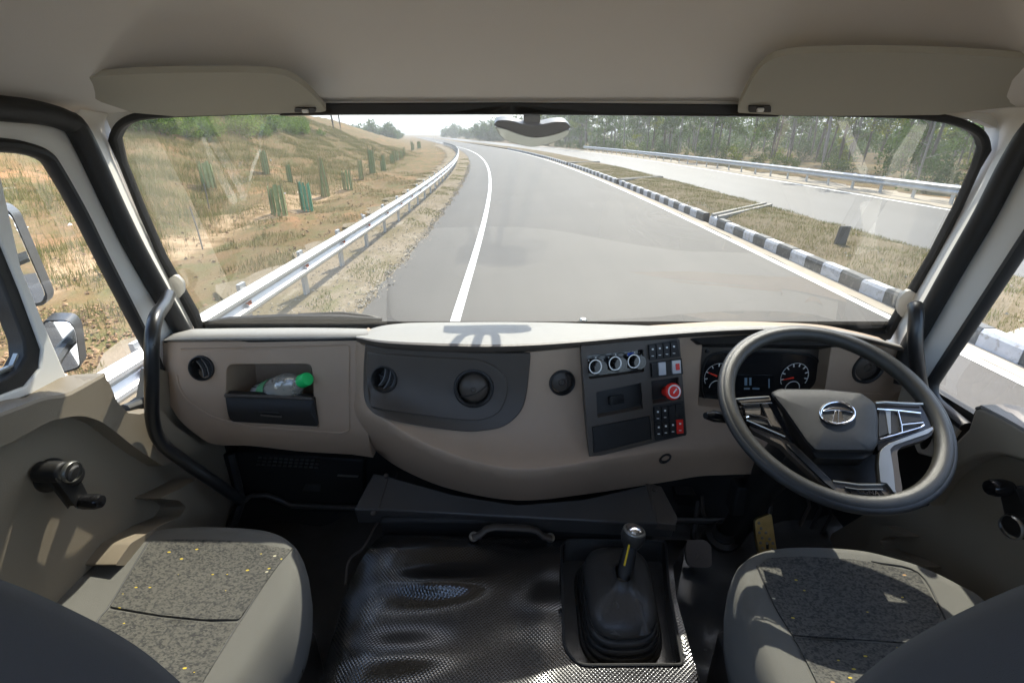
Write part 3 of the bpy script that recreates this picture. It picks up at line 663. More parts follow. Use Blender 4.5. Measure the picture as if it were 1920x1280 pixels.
def gauge(x, y, r, ticks, ang):
    p0 = CPL.p(x, y, .003); R = r*(p0-O).dot(Vector((0, CP, -SP)))/F
    a = Vector((1, 0, 0)); a = (a-cn*a.dot(cn)).normalized(); b = cn.cross(a); b = b if b.z > 0 else -b
    g = MB().lathe(p0, cn, [(R*1.06, 0), (R*1.04, .002), (R, .002), (R*.99, .0005), (0, .0005)], 36).build('gauge_dial', m_gloss, ic)
    MB().tube([p0+cn*.0015+(a*math.cos(t)+b*math.sin(t))*R for t in np.linspace(rad(-30), rad(210), 40)], .0009, n=5).build('dial_ring', m_print, ic)
    for t in np.linspace(rad(-10), rad(190), ticks):
        d = a*math.cos(t)+b*math.sin(t)
        MB().tube([p0+cn*.0015+d*R*.98, p0+cn*.0015+d*R*.76], .0016, n=5).build('dial_mark', m_print, ic)
    d = a*math.cos(ang)+b*math.sin(ang)
    MB().tube([p0+cn*.004+d*R*.12, p0+cn*.004+d*R*.86], [.0026, .0012], n=6).build('needle', m_needle, ic)
    MB().tube([p0+cn*.0015-b*R*.85+(a*math.cos(t)+b*math.sin(t))*R*.52 for t in np.linspace(0, math.pi, 20)], .001, n=5).build('sub_dial_ring', m_print, ic)
gauge(1345, 705, 26, 7, rad(155)); gauge(1489, 706, 27.5, 8, rad(190))
scn = plate([(1378, 703), (1452, 704), (1448, 733), (1376, 731)], .004, 'display_screen', m_screen, ic, .002, 3, 0, CPL)
m_seg = M('display_segment_blue', (.2, .28, .34), .4, var=0)
for x0, y0, x1, y1 in ((1396, 708, 1401, 722), (1405, 708, 1409, 722), (1395, 727, 1406, 730), (1411, 727, 1424, 730), (1441, 710, 1443, 727)):
    plate([(x0, y0), (x1, y0), (x1, y1), (x0, y1)], .0046, 'display_segment', m_seg, ic, .0004, 0, 0, CPL)
for x, y in ((1326, 658), (1543, 663), (1314, 752)):
    MB().lathe(CPL.p(x, y, 0), cn, [(.006, 0), (.005, .003), (0, .004)], 14).build('cluster_screw', m_black, ic)

# ================================================================ drinking bottle in the recess
bt = thing('water_bottle', 'clear plastic water bottle with green cap lying in the open dashboard recess', 'bottle', PY(520, 730, 1.08))
B0 = PY(474, 752, 1.10); B1 = PY(575.5, 710.5, 1.012); ax = (B1-B0).normalized(); LN = (B1-B0).length
R = .036
pr = [(0, .0), (R*.9, .002), (R, .01)]
for k in range(9):
    h = LN*(.12+.06*k); pr += [(R*(1 if k % 2 else .965), h)]
pr += [(R, LN*.66), (R*.97, LN*.70), (R*.80, LN*.78), (R*.55, LN*.85), (.0145, LN*.89), (.0135, LN*.93)]
m_pet = glassmat('clear_bottle_plastic', (.80, .88, .85), refl=4.0, dust=.34, kind='ShaderNodeBsdfDiffuse')
MB().lathe(B0, ax, pr, 30).build('bottle_body', m_pet, bt)
m_water = glassmat('bottle_water', (.80, .86, .83), refl=1.0, dust=.12, kind='ShaderNodeBsdfDiffuse')
MB().lathe(B0, ax, [(0, .012), (R*.88, .014), (R*.88, LN*.62), (R*.7, LN*.72), (0, LN*.74)], 24).build('bottle_water', m_water, bt)
lb = MB().lathe(B0, ax, [(R*1.012, LN*.20), (R*1.012, LN*.335)], 30).build('bottle_label', M('printed_label', (.55, .56, .58), .45, var=.1, vscale=90), bt)
MB().lathe(B0, ax, [(R*1.014, LN*.335), (R*1.014, LN*.47)], 30).build('label_band', M('green_label', (.18, .52, .24), .4, var=.25, vscale=40), bt)
for k in range(14):
    t = 2*math.pi*k/14; a = ax.orthogonal().normalized(); b = ax.cross(a)
    MB().tube([B0+ax*LN*h+(a*math.cos(t+h*2.4)+b*math.sin(t+h*2.4))*R*1.014 for h in (.21, .25, .29, .325)], .0016, n=4).build('label_stripe', m_rubber, lb)
MB().lathe(B0, ax, [(.0155, LN*.905), (.0165, LN*.915), (.0165, LN*1.0), (.0150, LN*1.015), (0, LN*1.018)], 24).build('bottle_cap', M('green_cap', (.01, .52, .13), .4, var=.03), bt, angle=30)

# ================================================================ steering wheel
SWC = Vector((.647, .8434, H-.5138)); sn = Vector((math.cos(1.0887)*math.sin(-.09375), -math.cos(1.0887)*math.cos(-.09375), math.sin(1.0887)))
SW = Pl(SWC, sn); sa = Vector((1, 0, 0)); sa = (sa-sn*sa.dot(sn)).normalized(); sb = sn.cross(sa); RO = .215
sw = thing('steering_wheel', 'grey four spoke steering wheel with centre badge, switch pads and satin silver trim', 'steering wheel', SWC)
rim = MB(); rim.tube([SWC+(sa*math.cos(t)+sb*math.sin(t))*(RO-.0160) for t in np.linspace(0, 2*math.pi, 97)[:-1]], .0160, n=18, closed=True, up=sn)
rim.build('rim', m_wheel, sw)
MB().tube([SWC+sn*.0025+(sa*math.cos(t)+sb*math.sin(t))*(RO-.0065) for t in np.linspace(0, 2*math.pi, 97)[:-1]], .0098, n=14, closed=True, up=sn).build('rim_outer_grip', m_wheel2, sw)
def sp(poly, off, name, mat, par, d=.012, r=3, bev=.0025, step=0):
    return MB().region(rnd(poly, r), lambda x, y: SW.p(x, y, off), step=step, depth=sn*-d).build(name, mat, par, bevel=bev, seg=3)
# column shroud and stalk first
ccol = SWC-sn*.06
colm = thing('steering_column', 'black steering column shroud with stalk under the wheel', 'steering column', PY(1400, 985, 1.06))
MB().tube([SWC-sn*.03, SWC-sn*.10, SWC-sn*.16, PY(1430, 905, 1.06), PY(1400, 960, 1.09), PY(1365, 1010, 1.10)], [.05, .062, .05, .045, .04, .035], n=18).build('column_shroud', m_black, colm)
MB().tube([PY(1400, 792, .93), PY(1365, 784, .89), PY(1338, 780, .87), PY(1323, 779, .86)], [.008, .011, .0125, .007], n=14).build('indicator_stalk', m_gloss, colm)
MB().lathe(PY(1356, 1000, 1.09), (0, -.2, .98), [(.062, -.085), (.062, -.07), (.05, -.06), (.055, -.052), (.055, -.04), (.043, -.032), (.047, -.025), (.047, -.012), (.034, -.004), (.036, .004), (.03, .012), (.028, .03)], 26).build('column_boot', m_boot, colm)
MB().box(PY(1395, 930, 1.08), (.075, .05, .10)).build('column_bracket', m_dark, colm, bevel=.006)
sp([(1484, 838), (1520, 846), (1640, 850), (1664, 845), (1668, 905), (1655, 910), (1566, 902)], -.045, 'lower_shroud', m_black, colm, .06, 8)
# hub
hubp = [(1443, 737), (1460, 729), (1546, 730), (1615, 737), (1640, 755), (1647, 785), (1646, 832), (1635, 847), (1528, 847), (1511, 830), (1466, 765)]
hub = MB()
ho = rnd(hubp, 7); hc = np.mean(np.array(ho), 0)
ringsp = [(1.0, -.012), (1.0, .012), (.975, .020), (.93, .025), (.7, .030), (.35, .032)]
rows = [[SW.p(hc[0]+(p[0]-hc[0])*k, hc[1]+(p[1]-hc[1])*k, o) for p in ho] for k, o in ringsp]
hub.quadgrid(rows, closeu=True).fan(rows[-1])
hb = hub.build('hub_pad', m_hub, sw, angle=50)
sp([(1452, 735), (1470, 750), (1520, 838), (1530, 858), (1622, 860), (1650, 838), (1650, 760), (1560, 760)], -.008, 'hub_skirt', m_black, sw, .03, 6)
# badge: an oval ring with a split T inside
bp = SW.p(1570.5, 774, .034); BR = lambda px: px*(bp-O).dot(Vector((0, CP, -SP)))/F
bpl = Pl(SW.p(1570.5, 774, .0345), sn)
bd = MB().region(circ(1570.5, 774.5, 34, 22.5, 40), lambda x, y: bpl.p(x, y, -.001), step=0, depth=sn*-.004).build('badge', m_hub, sw)
def bring(pts, r, closed=False): return MB().tube([bpl.p(x, y, .001) for x, y in pts], r, n=8, closed=closed)
bring(circ(1570.5, 774, 32, 20.5, 44, .06), .0021, True).build('badge_ring', m_chrome, bd)
MB().region(crom([(1542, 770), (1555, 764), (1571, 762.5), (1587, 765), (1599, 772), (1586, 770), (1571, 768), (1556, 769)], 4, True), lambda x, y: bpl.p(x, y, .002), step=0, depth=sn*-.003).build('badge_bar', m_chrome, bd, bevel=.0006)
MB().region([(1565, 770), (1570, 769), (1569, 793), (1561, 791)], lambda x, y: bpl.p(x, y, .002), step=0, depth=sn*-.003).build('badge_stem', m_chrome, bd, bevel=.0006)
MB().region([(1572, 769), (1577, 770), (1584, 791), (1573, 793)], lambda x, y: bpl.p(x, y, .002), step=0, depth=sn*-.003).build('badge_stem', m_chrome, bd, bevel=.0006)
# left spoke
ls = sp([(1375, 748), (1442, 743), (1452, 750), (1474, 800), (1490, 832), (1474, 822), (1406, 795), (1392, 778)], .002, 'spoke', m_gloss, sw, .018, 4)
def bar(pts, r, off, name, mat, par, n=8): return MB().tube([SW.p(x, y, off) for x, y in pts], r, n=n).build(name, mat, par)
sp([(1378, 747), (1443, 743), (1446, 750), (1388, 754)], .008, 'spoke_top_trim', m_panel, ls, .01, 2)
bar([(1378, 748), (1410, 745), (1442, 743.5)], .0016, .0085, 'trim_edge', m_silver, ls)
def pad(poly, name='switch_pad', mat=m_black): return sp(poly, .008, name, mat, ls, .008, 1.5, .0015)
pad([(1394, 758), (1424, 756.5), (1427, 767), (1396, 768)]); pad([(1397, 769), (1426, 768), (1426, 777), (1398, 774)], mat=m_panel); pad([(1402, 783), (1439, 785), (1446, 798), (1410, 790)])
pad([(1428, 757), (1440, 757), (1466, 802), (1447, 797)], mat=m_panel)
bar([(1389, 757), (1420, 755.5), (1447, 755)], .0018, .0105, 'trim_edge', m_chrome, ls); bar([(1398, 775.5), (1426, 779.5), (1439, 784), (1447, 799)], .0015, .0105, 'trim_edge', m_chrome, ls)
bar([(1398, 781.5), (1403, 780)], .0025, .0105, 'trim_edge', m_chrome, ls)
bar([(1400, 787), (1430, 800), (1472, 818)], .0015, .008, 'trim_edge', m_silver, ls)
sp([(1404, 797), (1474, 824), (1490, 832), (1525, 866), (1563, 903), (1577, 926), (1560, 917), (1540, 905), (1478, 848), (1466, 834), (1410, 806)], -.001, 'lower_spoke', m_panel, sw, .014, 4)
sp([(1474, 832), (1488, 834), (1561, 903), (1570, 922), (1548, 905)], .004, 'spoke_insert', m_black, sw, .008, 3)
# right spoke
rs = sp([(1642, 752), (1733, 758), (1750, 770), (1754, 797), (1745, 812), (1684, 834), (1646, 846)], .002, 'spoke', m_gloss, sw, .018, 4)
bar([(1641, 755), (1660, 753.5), (1700, 756), (1730, 757)], .0022, .0085, 'trim_edge', m_silver, rs)
for q in ([(1648, 768), (1659, 769), (1666, 812), (1648, 818)], [(1671, 769), (1682, 770), (1688, 808), (1672, 813)], [(1687, 771), (1725, 775), (1730, 789), (1690, 793)], [(1692, 797), (1732, 793), (1731, 799), (1693, 810)]):
    sp(q, .008, 'switch_pad', m_black, rs, .008, 1.5, .0015)
sp([(1660, 768), (1670, 768), (1671, 812), (1667, 814)], .009, 'pad_divider', m_silver, rs, .008, 1, .001)
for pts in ([(1644, 766), (1683, 769), (1726, 774)], [(1683, 769), (1690, 797), (1691, 811)], [(1690, 796), (1731, 792), (1733, 797), (1726, 801), (1650, 823)]): bar(pts, .0015, .0105, 'trim_edge', m_chrome, rs)
vv = [(1650, 846), (1656, 838), (1668, 830), (1700, 819), (1735, 806), (1749, 798), (1752, 803), (1748, 815), (1735, 823), (1690, 837), (1682, 846), (1686, 880), (1692, 915), (1690, 930), (1680, 930), (1664, 908), (1652, 906), (1648, 870)]
sp(vv, .004, 'lower_spoke', m_panel, sw, .016, 4)
sp([(1650, 847), (1657, 838), (1670, 830), (1749, 800), (1750, 804), (1740, 812), (1676, 834), (1669, 842), (1675, 880), (1679, 922), (1676, 922), (1663, 905), (1651, 903), (1648, 870)], .008, 'silver_trim', m_silver, sw, .008, 3)
lp = sp([(1560, 902), (1610, 907), (1655, 906), (1670, 904), (1682, 925), (1692, 926), (1690, 933), (1678, 939), (1640, 941), (1600, 935), (1570, 922)], .002, 'lower_plate', m_panel, sw, .018, 3)
bar([(1561, 902), (1610, 908.5), (1650, 908.5), (1662, 905), (1672, 911), (1680, 926)], .0022, .004, 'trim_edge', m_silver, lp)
sp([(1583, 912), (1650, 917), (1660, 929), (1640, 930), (1602, 927)], .005, 'name_plate', m_gloss, lp, .008, 2, .001)
bar([(1585, 913.5), (1610, 917), (1655, 917)], .0011, .0062, 'trim_edge', m_silver, lp)
# raised lettering
fc = bpy.data.curves.new('lettering', 'FONT'); fc.body = 'SIGNA'; fc.size = .0125; fc.extrude = .0006; fc.align_x = 'CENTER'; fc.align_y = 'CENTER'
to = bpy.data.objects.new('tmp', fc); COL.objects.link(to)
bpy.context.view_layer.update(); me = bpy.data.meshes.new_from_object(to); bpy.data.objects.remove(to); me.name = 'lettering'
p0 = SW.p(1628, 923, .0062); e = (SW.p(1650, 924.5, .0062)-SW.p(1606, 921.5, .0062)).normalized(); u2 = sn.cross(e)
me.transform(Matrix((( e.x, u2.x, sn.x, p0.x), (e.y, u2.y, sn.y, p0.y), (e.z, u2.z, sn.z, p0.z), (0, 0, 0, 1)))); me.materials.append(m_chrome)
lo_ = bpy.data.objects.new('lettering', me); COL.objects.link(lo_); attach(lo_, lp)
# ================================================================ floor, firewall and the steel under the dash
def vec(x, y, z): return Vector((x, y, H+z))
fl = []
for y in np.linspace(-.6, 1.32, 60):
    fl.append([vec(x, y, -1.15+.016*math.sin(9*x+4*math.sin(5*y))+.006*math.sin(31*x+17*y+3*math.sin(9*y))+.012*math.sin(7*y+11*x+2*math.sin(6*x))*(1 if abs(x) > .4 else .3)) for x in np.linspace(-.9, 1.05, 70)])
MB().quadgrid(fl).build('floor_vinyl', m_vinyl, cab, angle=70)
MB().box((.08, .3, H-1.25), (2.0, 2.1, .08)).build('floor_pan', m_steel, cab)
fw = [[vec(x, y, z) for x in np.linspace(-.93, 1.1, 12)] for y, z in ((1.30, -.5), (1.27, -.9), (1.24, -1.1), (1.17, -1.17))]
MB().quadgrid(fw).build('firewall', m_dark, cab)
MB().box((.08, -.44, H-.73), (2.05, .03, .96)).build('rear_bulkhead', m_head, cab, bevel=.01)
for X_ in (-.885, 1.045): MB().box((X_, -.01, H-.83), (.03, .84, .74)).build('side_panel', m_door, cab, bevel=.005)
for X_ in (-.893, 1.05):
    MB().box((X_, .93, H-.88), (.02, .80, .60)).build('footwell_side', m_dark, cab)
MB().box((.08, 1.345, H-.93), (2.05, .02, .62)).build('front_skin', m_white, cab)
gp = Pl(PY(545, 870, 1.20), (0, -.95, .15))
gr = MB().region([(440, 846), (680, 862), (680, 960), (560, 962), (500, 940), (440, 935)], lambda x, y: gp.p(x, y), step=0, depth=(0, .04, 0)).build('heater_box', m_dark, cab, bevel=.004)
for r_ in range(3):
    for k in range(12):
        x = 487+9.9*k-r_*1.5; y = 858+6.2*r_+.55*k
        MB().region([(x-3.4, y-1.6), (x+3.4, y-1.4), (x+3.4, y+1.5), (x-3.4, y+1.3)], lambda a, b: gp.p(a, b, .003), step=0, depth=(0, .004, 0)).build('grille_slot_edge', m_silver, gr)
plq = lambda poly, off, nm, m: MB().region(poly, lambda x, y: gp.p(x, y, off), step=0, depth=(0, .01, 0)).build(nm, m, gr, bevel=.001)
plq([(573, 908), (600, 909), (600, 921), (567, 920)], .006, 'access_plate', m_steel)
plq([(632, 891), (671, 893), (671, 895), (632, 893)], .006, 'bracket_edge', m_silver)
MB().tube([PY(458, 938, 1.12), PY(470, 928, 1.13), PY(500, 928, 1.14), PY(528, 938, 1.15), PY(545, 947, 1.15), PY(680, 952, 1.15)], .008, n=10).build('floor_pipe', m_steel, cab)
MB().tube([PY(432, 850, 1.16), PY(446, 910, 1.14), PY(452, 940, 1.12), PY(436, 985, 1.08)], .013, n=8).build('wiring_sleeve', m_rubber, cab)
MB().tube([PY(425, 850, 1.16), PY(440, 905, 1.15), PY(449, 935, 1.13), PY(428, 990, 1.08)], .009, n=8).build('wiring_sleeve', m_rubber, cab)

# ================================================================ engine tunnel
ec = thing('engine_cover', 'black engine cover between the seats under a shiny ribbed rubber mat', 'engine cover', vec(0, .75, -1.15))
# sheet-metal shelf under the centre of the dash
shp = [(700, 886), (720, 890), (850, 926), (970, 945), (1100, 934), (1225, 906), (1240, 912), (1268, 968), (1266, 983), (1180, 980), (1000, 971), (850, 963), (720, 956), (664, 956), (672, 938)]
shP = Pl(PY(960, 960, .935), (0, -.45, .9))
MB().region(shp, lambda x, y: shP.p(x, y), step=0, depth=(0, .01, -.05)).build('tunnel_shelf', m_steel, ec, bevel=.004, seg=3)
MB().region([(1210, 905), (1240, 911), (1270, 968), (1268, 984), (1232, 980)], lambda x, y: shP.p(x, y, .002), step=0, depth=(0, 0, -.02)).build('shelf_end', m_panel, ec, bevel=.002)
for a, b in (((727, 897), (710, 953)), ((1218, 911), (1233, 976))): MB().tube([shP.p(*a, .0015), shP.p(*b, .0015)], .0016, n=6).build('shelf_seam', m_silver if 0 else m_panel, ec)
for x, y in ((724, 892), (1227, 917), (700, 962)): MB().lathe(shP.p(x, y, .001), shP.n, [(.007, 0), (.006, .004), (0, .005)], 12).build('bolt', m_panel, ec)
MB().box(vec(0.015, 1.03, -1.02), (.70, .20, .255)).build('tunnel_front', m_dark, ec, bevel=.01)
# ribbed mat
matm = bpy.data.materials.new('ribbed_rubber_mat'); matm.use_nodes = True; n = matm.node_tree; L = n.links; P = n.nodes['Principled BSDF']
P.inputs['Base Color'].default_value = (.004, .0042, .0048, 1); P.inputs['Roughness'].default_value = .27; P.inputs['Specular IOR Level'].default_value = .85; P.inputs['IOR'].default_value = 1.62
tc = n.nodes.new('ShaderNodeTexCoord'); prev = None; hs = []
for ang, dist in ((.93, 1.2), (-.72, 1.0)):
    mp = n.nodes.new('ShaderNodeMapping'); mp.inputs['Rotation'].default_value = (0, 0, ang); L.new(tc.outputs['Object'], mp.inputs[0])
    wv = n.nodes.new('ShaderNodeTexWave'); wv.bands_direction = 'X'; wv.wave_profile = 'SIN'; wv.inputs['Scale'].default_value = 58; wv.inputs['Distortion'].default_value = .5; wv.inputs['Detail Scale'].default_value = .4; wv.inputs['Detail'].default_value = 1
    L.new(mp.outputs[0], wv.inputs[0]); hs.append(wv.outputs['Fac'])
mn = n.nodes.new('ShaderNodeMath'); mn.operation = 'MAXIMUM'; L.new(hs[0], mn.inputs[0]); L.new(hs[1], mn.inputs[1])
bp_ = n.nodes.new('ShaderNodeBump'); bp_.inputs['Strength'].default_value = .2; bp_.inputs['Distance'].default_value = .004; L.new(mn.outputs[0], bp_.inputs['Height']); L.new(bp_.outputs[0], P.inputs['Normal'])
nz = n.nodes.new('ShaderNodeTexNoise'); nz.inputs['Scale'].default_value = 5; L.new(tc.outputs['Object'], nz.inputs[0]); mr = n.nodes.new('ShaderNodeMapRange'); mr.inputs[3].default_value = .10; mr.inputs[4].default_value = .2; L.new(nz.outputs[0], mr.inputs[0]); L.new(mr.outputs[0], P.inputs['Roughness'])
mo = rnd([(712, 1000), (1060, 1010), (1290, 1012), (1262, 1060), (1268, 1120), (1290, 1200), (1330, 1340), (580, 1340), (600, 1275), (648, 1110), (676, 1050)], [26, 4, 4, 2, 10, 20, 2, 2, 20, 30, 20])
gh = rnd([(1052, 1010), (1252, 1010), (1262, 1060), (1284, 1250), (1082, 1249), (1056, 1215), (1049, 1120)], [22, 10, 6, 12, 30, 10, 10])
gh = rnd([(1052, 1011), (1248, 1014), (1254, 1100), (1280, 1246), (1084, 1247), (1057, 1215)], [22, 8, 10, 8, 30, 20])
def matsurf(x, y):
    p = PZ(x, y, -.93); X_, Y_ = p.x, p.y
    z = .0045*math.sin(5*X_+1.5)*math.sin(8*Y_+.6)+.002*math.sin(14*Y_-6*X_+.8)+.0022*math.sin(27*Y_+9*X_+1.0)+.0012*math.sin(48*Y_-14*X_)
    z += .016*math.exp(-((X_+.18)/.10)**2-((Y_-.78)/.028)**2)+.010*math.exp(-((X_+.20)/.12)**2-((Y_-.62)/.04)**2)+.008*math.exp(-((X_-.07)/.04)**2-((Y_-.70)/.09)**2)
    dd = Y_-.60; z += (.03*dd+.175*dd*dd+.667*dd**3)/(1+math.exp((X_+.02)/.04)); e = max(0, -.27-X_)/.11; z -= .03*e*e
    e = max(0, Y_-.86)/.07; z -= .02*e*e
    return PZ(x, y, -.93+z)
MB().region(mo, matsurf, holes=[gh], step=9, depth=(0, 0, -.22)).build('rubber_mat', matm, ec, angle=60, bevel=.012, seg=3)
# mat binding, the light edge that runs down the left and round the lever opening
MB().tube([matsurf(x, y)+Vector((-.006, .004, .002)) for x, y in crom([(1000, 976), (850, 969), (740, 966), (712, 982), (697, 1010), (683, 1032), (664, 1046), (655, 1064), (652, 1100)], 4)], .0028, n=8).build('mat_binding', m_panel, ec)
MB().tube([matsurf(x, y)+Vector((0, 0, .001)) for x, y in gh], .003, n=8, closed=True).build('opening_binding', m_rubber, ec)
# recess below the lever
rows = [[matsurf(*p)+Vector((0, 0, -.002)) for p in gh], [matsurf(*p)+Vector((0, 0, -.07)) for p in gh]]
MB().quadgrid(rows, closeu=True).fan([matsurf(*p)+Vector((0, 0, -.07)) for p in gh]).build('lever_recess', m_vinyl, ec)
# pull handle
hp = [matsurf(*p)+Vector((0, 0, q)) for p, q in (((886, 1012), .010), ((900, 1012), .016), ((912, 1011), .033), ((928, 1011), .040), ((990, 1013), .040), ((1006, 1013), .033), ((1018, 1014), .016), ((1034, 1014), .010))]
hd = MB().tube(hp, .0105, n=12, flat=.6).build('pull_handle', m_panel, ec, angle=60)
for x, y in ((889, 1008), (1031, 1010)): MB().lathe(matsurf(x, y)+Vector((0, -.006, .010)), (0, -.4, .9), [(.012, 0), (.011, .005), (.006, .006), (.005, .003), (0, .003)], 14).build('handle_bolt', m_silver, hd)
# ================================================================ gear lever
gl_ = thing('gear_lever', 'gear lever with chrome capped knob above a pleated rubber boot', 'gear lever', PZ(1160, 1150, -1.0))
b0 = rnd([(1076, 1056), (1212, 1056), (1246, 1250), (1096, 1254)], [54, 58, 66, 66], 8); cb = np.array([1160, 1150.])
c0 = PZ(1158, 1158, -1.0); lean = Vector((-.004, .05, 0))
def bring3(k, z, lean_k=1.0): return [c0+(PZ(p[0], p[1], -1.0)-c0)*k+Vector((0, 0, z))+Vector((0, .16, 0))*z*0 for p in b0]
prof = [(1.06, 0), (1.06, .006), (1.03, .010), (.96, .009), (1.0, .013), (1.005, .021), (.98, .025), (.92, .023), (.945, .028), (.95, .037), (.925, .041), (.87, .039), (.895, .044), (.90, .053), (.875, .058), (.81, .057), (.85, .062), (.865, .070), (.84, .080), (.76, .090), (.63, .099), (.48, .107), (.32, .115), (.22, .125), (.17, .135)]
rows = [bring3(k, z) for k, z in prof]
bo_ = MB().quadgrid(rows, closeu=True).build('gear_boot', m_boot, gl_, angle=70)
s0 = c0+Vector((0, 0, .105)); k1 = PY(1187, 1004, .80); s1 = k1+(s0-k1)*.12
for x, y in ((-.022, -.03), (.022, -.03)):
    MB().tube([c0+Vector((x*.5, -.010, .112)), c0+Vector((x, -.045, .098)), c0+Vector((x*1.35, -.085, .066))], [.004, .013, .017], n=12).build('boot_fold', m_boot, bo_, angle=80)
ax = (k1-s0).normalized()
MB().tube([s0, s0.lerp(s1, .06), s0.lerp(s1, .5), s1], [.021, .0185, .0165, .0135], n=16).build('lever_stick', m_black, gl_)
MB().lathe(s0.lerp(s1, .03), ax, [(.018, 0), (.024, .004), (.022, .010), (.017, .012)], 18).build('boot_collar', m_boot, gl_)
sd_ = ax.cross(Vector((0, 1, 0))).normalized(); fw_ = (O-s0).normalized()
MB().tube([s0.lerp(s1, t)+fw_*.0155+sd_*.004 for t in (.42, .6, .8, .97)], .0022, n=6).build('stick_stripe', m_yel, gl_)
ka = (ax*.75+Vector((-.05, -.25, .45))).normalized()
kn = MB().lathe(k1-ka*.014, ka, [(.010, -.022), (.016, -.014), (.0235, 0), (.0265, .012), (.0262, .020), (.0245, .027)], 24).build('shift_knob', m_knob, gl_)
MB().lathe(k1-ka*.014, ka, [(.0245, .027), (.0235, .0300), (.0195, .0302)], 24).build('knob_trim_ring', m_silver, gl_)
MB().lathe(k1-ka*.014, ka, [(.0192, .029), (.0175, .0345), (.011, .0385), (0, .040)], 24).build('knob_cap', m_chrome, gl_)

# ================================================================ pedals
def pedal(name, lab, poly, pl, mat, arm, holes=None):
    t = thing(name, lab, 'pedal', arm[-1])
    pd = MB().region(rnd(poly, 6), lambda x, y: pl.p(x, y), step=0, depth=pl.n*-.012).build('pedal_pad', mat, t, bevel=.003)
    MB().tube(arm, .009, n=10).build('pedal_arm', m_steel, t)
    return t, pd
pp = Pl(PY(1310, 1036, 1.0), (0, -.75, .66))
t, pd = pedal('clutch_pedal', 'worn brown rubber clutch pedal left of the steering column boot', [(1285, 1012), (1322, 1011), (1334, 1022), (1335, 1060), (1326, 1064), (1293, 1062), (1287, 1050)], pp, m_pedal, [pp.p(1310, 1036, -.01), PY(1300, 1000, 1.12), PY(1310, 940, 1.2)])
for k in range(3): MB().tube([pp.p(1303+5*k, 1046+3*k, .001), pp.p(1309+8*k, 1036+5*k, .001)], .0018, n=6).build('tread_rib', m_pedal, pd)
pg = Pl(PY(1437, 1005, 1.0), (0, -.85, .5))
t, pd = pedal('accelerator_pedal', 'gold zinc plated accelerator pedal with punched studs beside the seat', [(1416, 974), (1447, 962), (1452, 1000), (1457, 1036), (1424, 1041), (1417, 1000)], pg, m_gold, [pg.p(1437, 1000, -.012), PY(1440, 970, 1.14), PY(1445, 930, 1.2)])
for x, y in ((1423, 980), (1427, 990), (1424, 998), (1436, 998), (1429, 1008), (1443, 1010), (1426, 1017), (1438, 1018), (1449, 1018), (1430, 1027), (1448, 1029)): MB().lathe(pg.p(x, y, 0), pg.n, [(.0042, 0), (.003, .003), (0, .0036)], 8).build('stud', m_silver, pd)
plt = MB().region(rect(1437, 1019, 1441.5, 1029), lambda x, y: pg.p(x, y, .0015), step=0, depth=pg.n*-.002).build('pedal_slot', m_dark, pd)
t, pd = pedal('brake_pedal', 'dark brake pedal half hidden behind the steering column', [(1374, 1000), (1404, 1000), (1408, 1034), (1376, 1036)], Pl(PY(1390, 1020, 1.12), (0, -.8, .6)), m_steel, [PY(1390, 1018, 1.13), PY(1392, 985, 1.19), PY(1396, 940, 1.22)])
cabl = MB().tube([PY(1266, 975, 1.12), PY(1360, 976, 1.12)], .009, n=8).build('cross_tube', m_steel, cab)
MB().region(rnd([(1268, 926), (1306, 928), (1308, 950), (1270, 948)], 3), lambda x, y: PY(x, y, 1.2), step=0, depth=(0, .04, 0)).build('relay_box', m_black, cab, bevel=.003)
MB().tube([PY(1338, 1000, 1.15), PY(1330, 985, 1.15), PY(1318, 960, 1.16), PY(1316, 930, 1.2)], .006, n=8).build('wiring_sleeve', m_panel, cab)
for x, y in ((1500, 985), (1520, 990), (1540, 1000)): MB().tube([PY(x, y, 1.14), PY(x+18, y-35, 1.16), PY(x+10, y-80, 1.18)], .005, n=8).build('wiring_sleeve', m_panel if x == 1500 else m_rubber, cab)

# ================================================================ seats
fab = bpy.data.materials.new('patterned_seat_fabric'); fab.use_nodes = True; n = fab.node_tree; L = n.links; P = n.nodes['Principled BSDF']
P.inputs['Roughness'].default_value = .95; P.inputs['Specular IOR Level'].default_value = .12; P.inputs['Sheen Weight'].default_value = .12
tc = n.nodes.new('ShaderNodeTexCoord')
def node(t, **k):
    q = n.nodes.new(t)
    for a, b in k.items(): setattr(q, a, b)
    return q
mp = node('ShaderNodeMapping'); mp.inputs['Scale'].default_value = (1, 1.6, 1); mp.inputs['Rotation'].default_value = (0, 0, .05); L.new(tc.outputs['Object'], mp.inputs[0])
v1 = node('ShaderNodeTexVoronoi', distance='CHEBYCHEV'); v1.inputs['Scale'].default_value = 280; v1.inputs['Randomness'].default_value = .35; L.new(mp.outputs[0], v1.inputs[0])
n1 = node('ShaderNodeTexNoise'); n1.inputs['Scale'].default_value = 110; n1.inputs['Detail'].default_value = 4; L.new(mp.outputs[0], n1.inputs[0])
r1 = node('ShaderNodeValToRGB'); r1.color_ramp.elements[0].position = .30; r1.color_ramp.elements[0].color = (.045, .045, .044, 1); r1.color_ramp.elements[1].position = .62; r1.color_ramp.elements[1].color = (.110, .106, .092, 1)
sm = node('ShaderNodeSeparateColor'); L.new(v1.outputs['Color'], sm.inputs[0])
ad = node('ShaderNodeMath', operation='MULTIPLY_ADD'); ad.inputs[1].default_value = .38; L.new(sm.outputs[0], ad.inputs[0]); L.new(n1.outputs[0], ad.inputs[2])
sb_ = node('ShaderNodeMath', operation='SUBTRACT'); sb_.inputs[1].default_value = .19; L.new(ad.outputs[0], sb_.inputs[0]); L.new(sb_.outputs[0], r1.inputs[0])
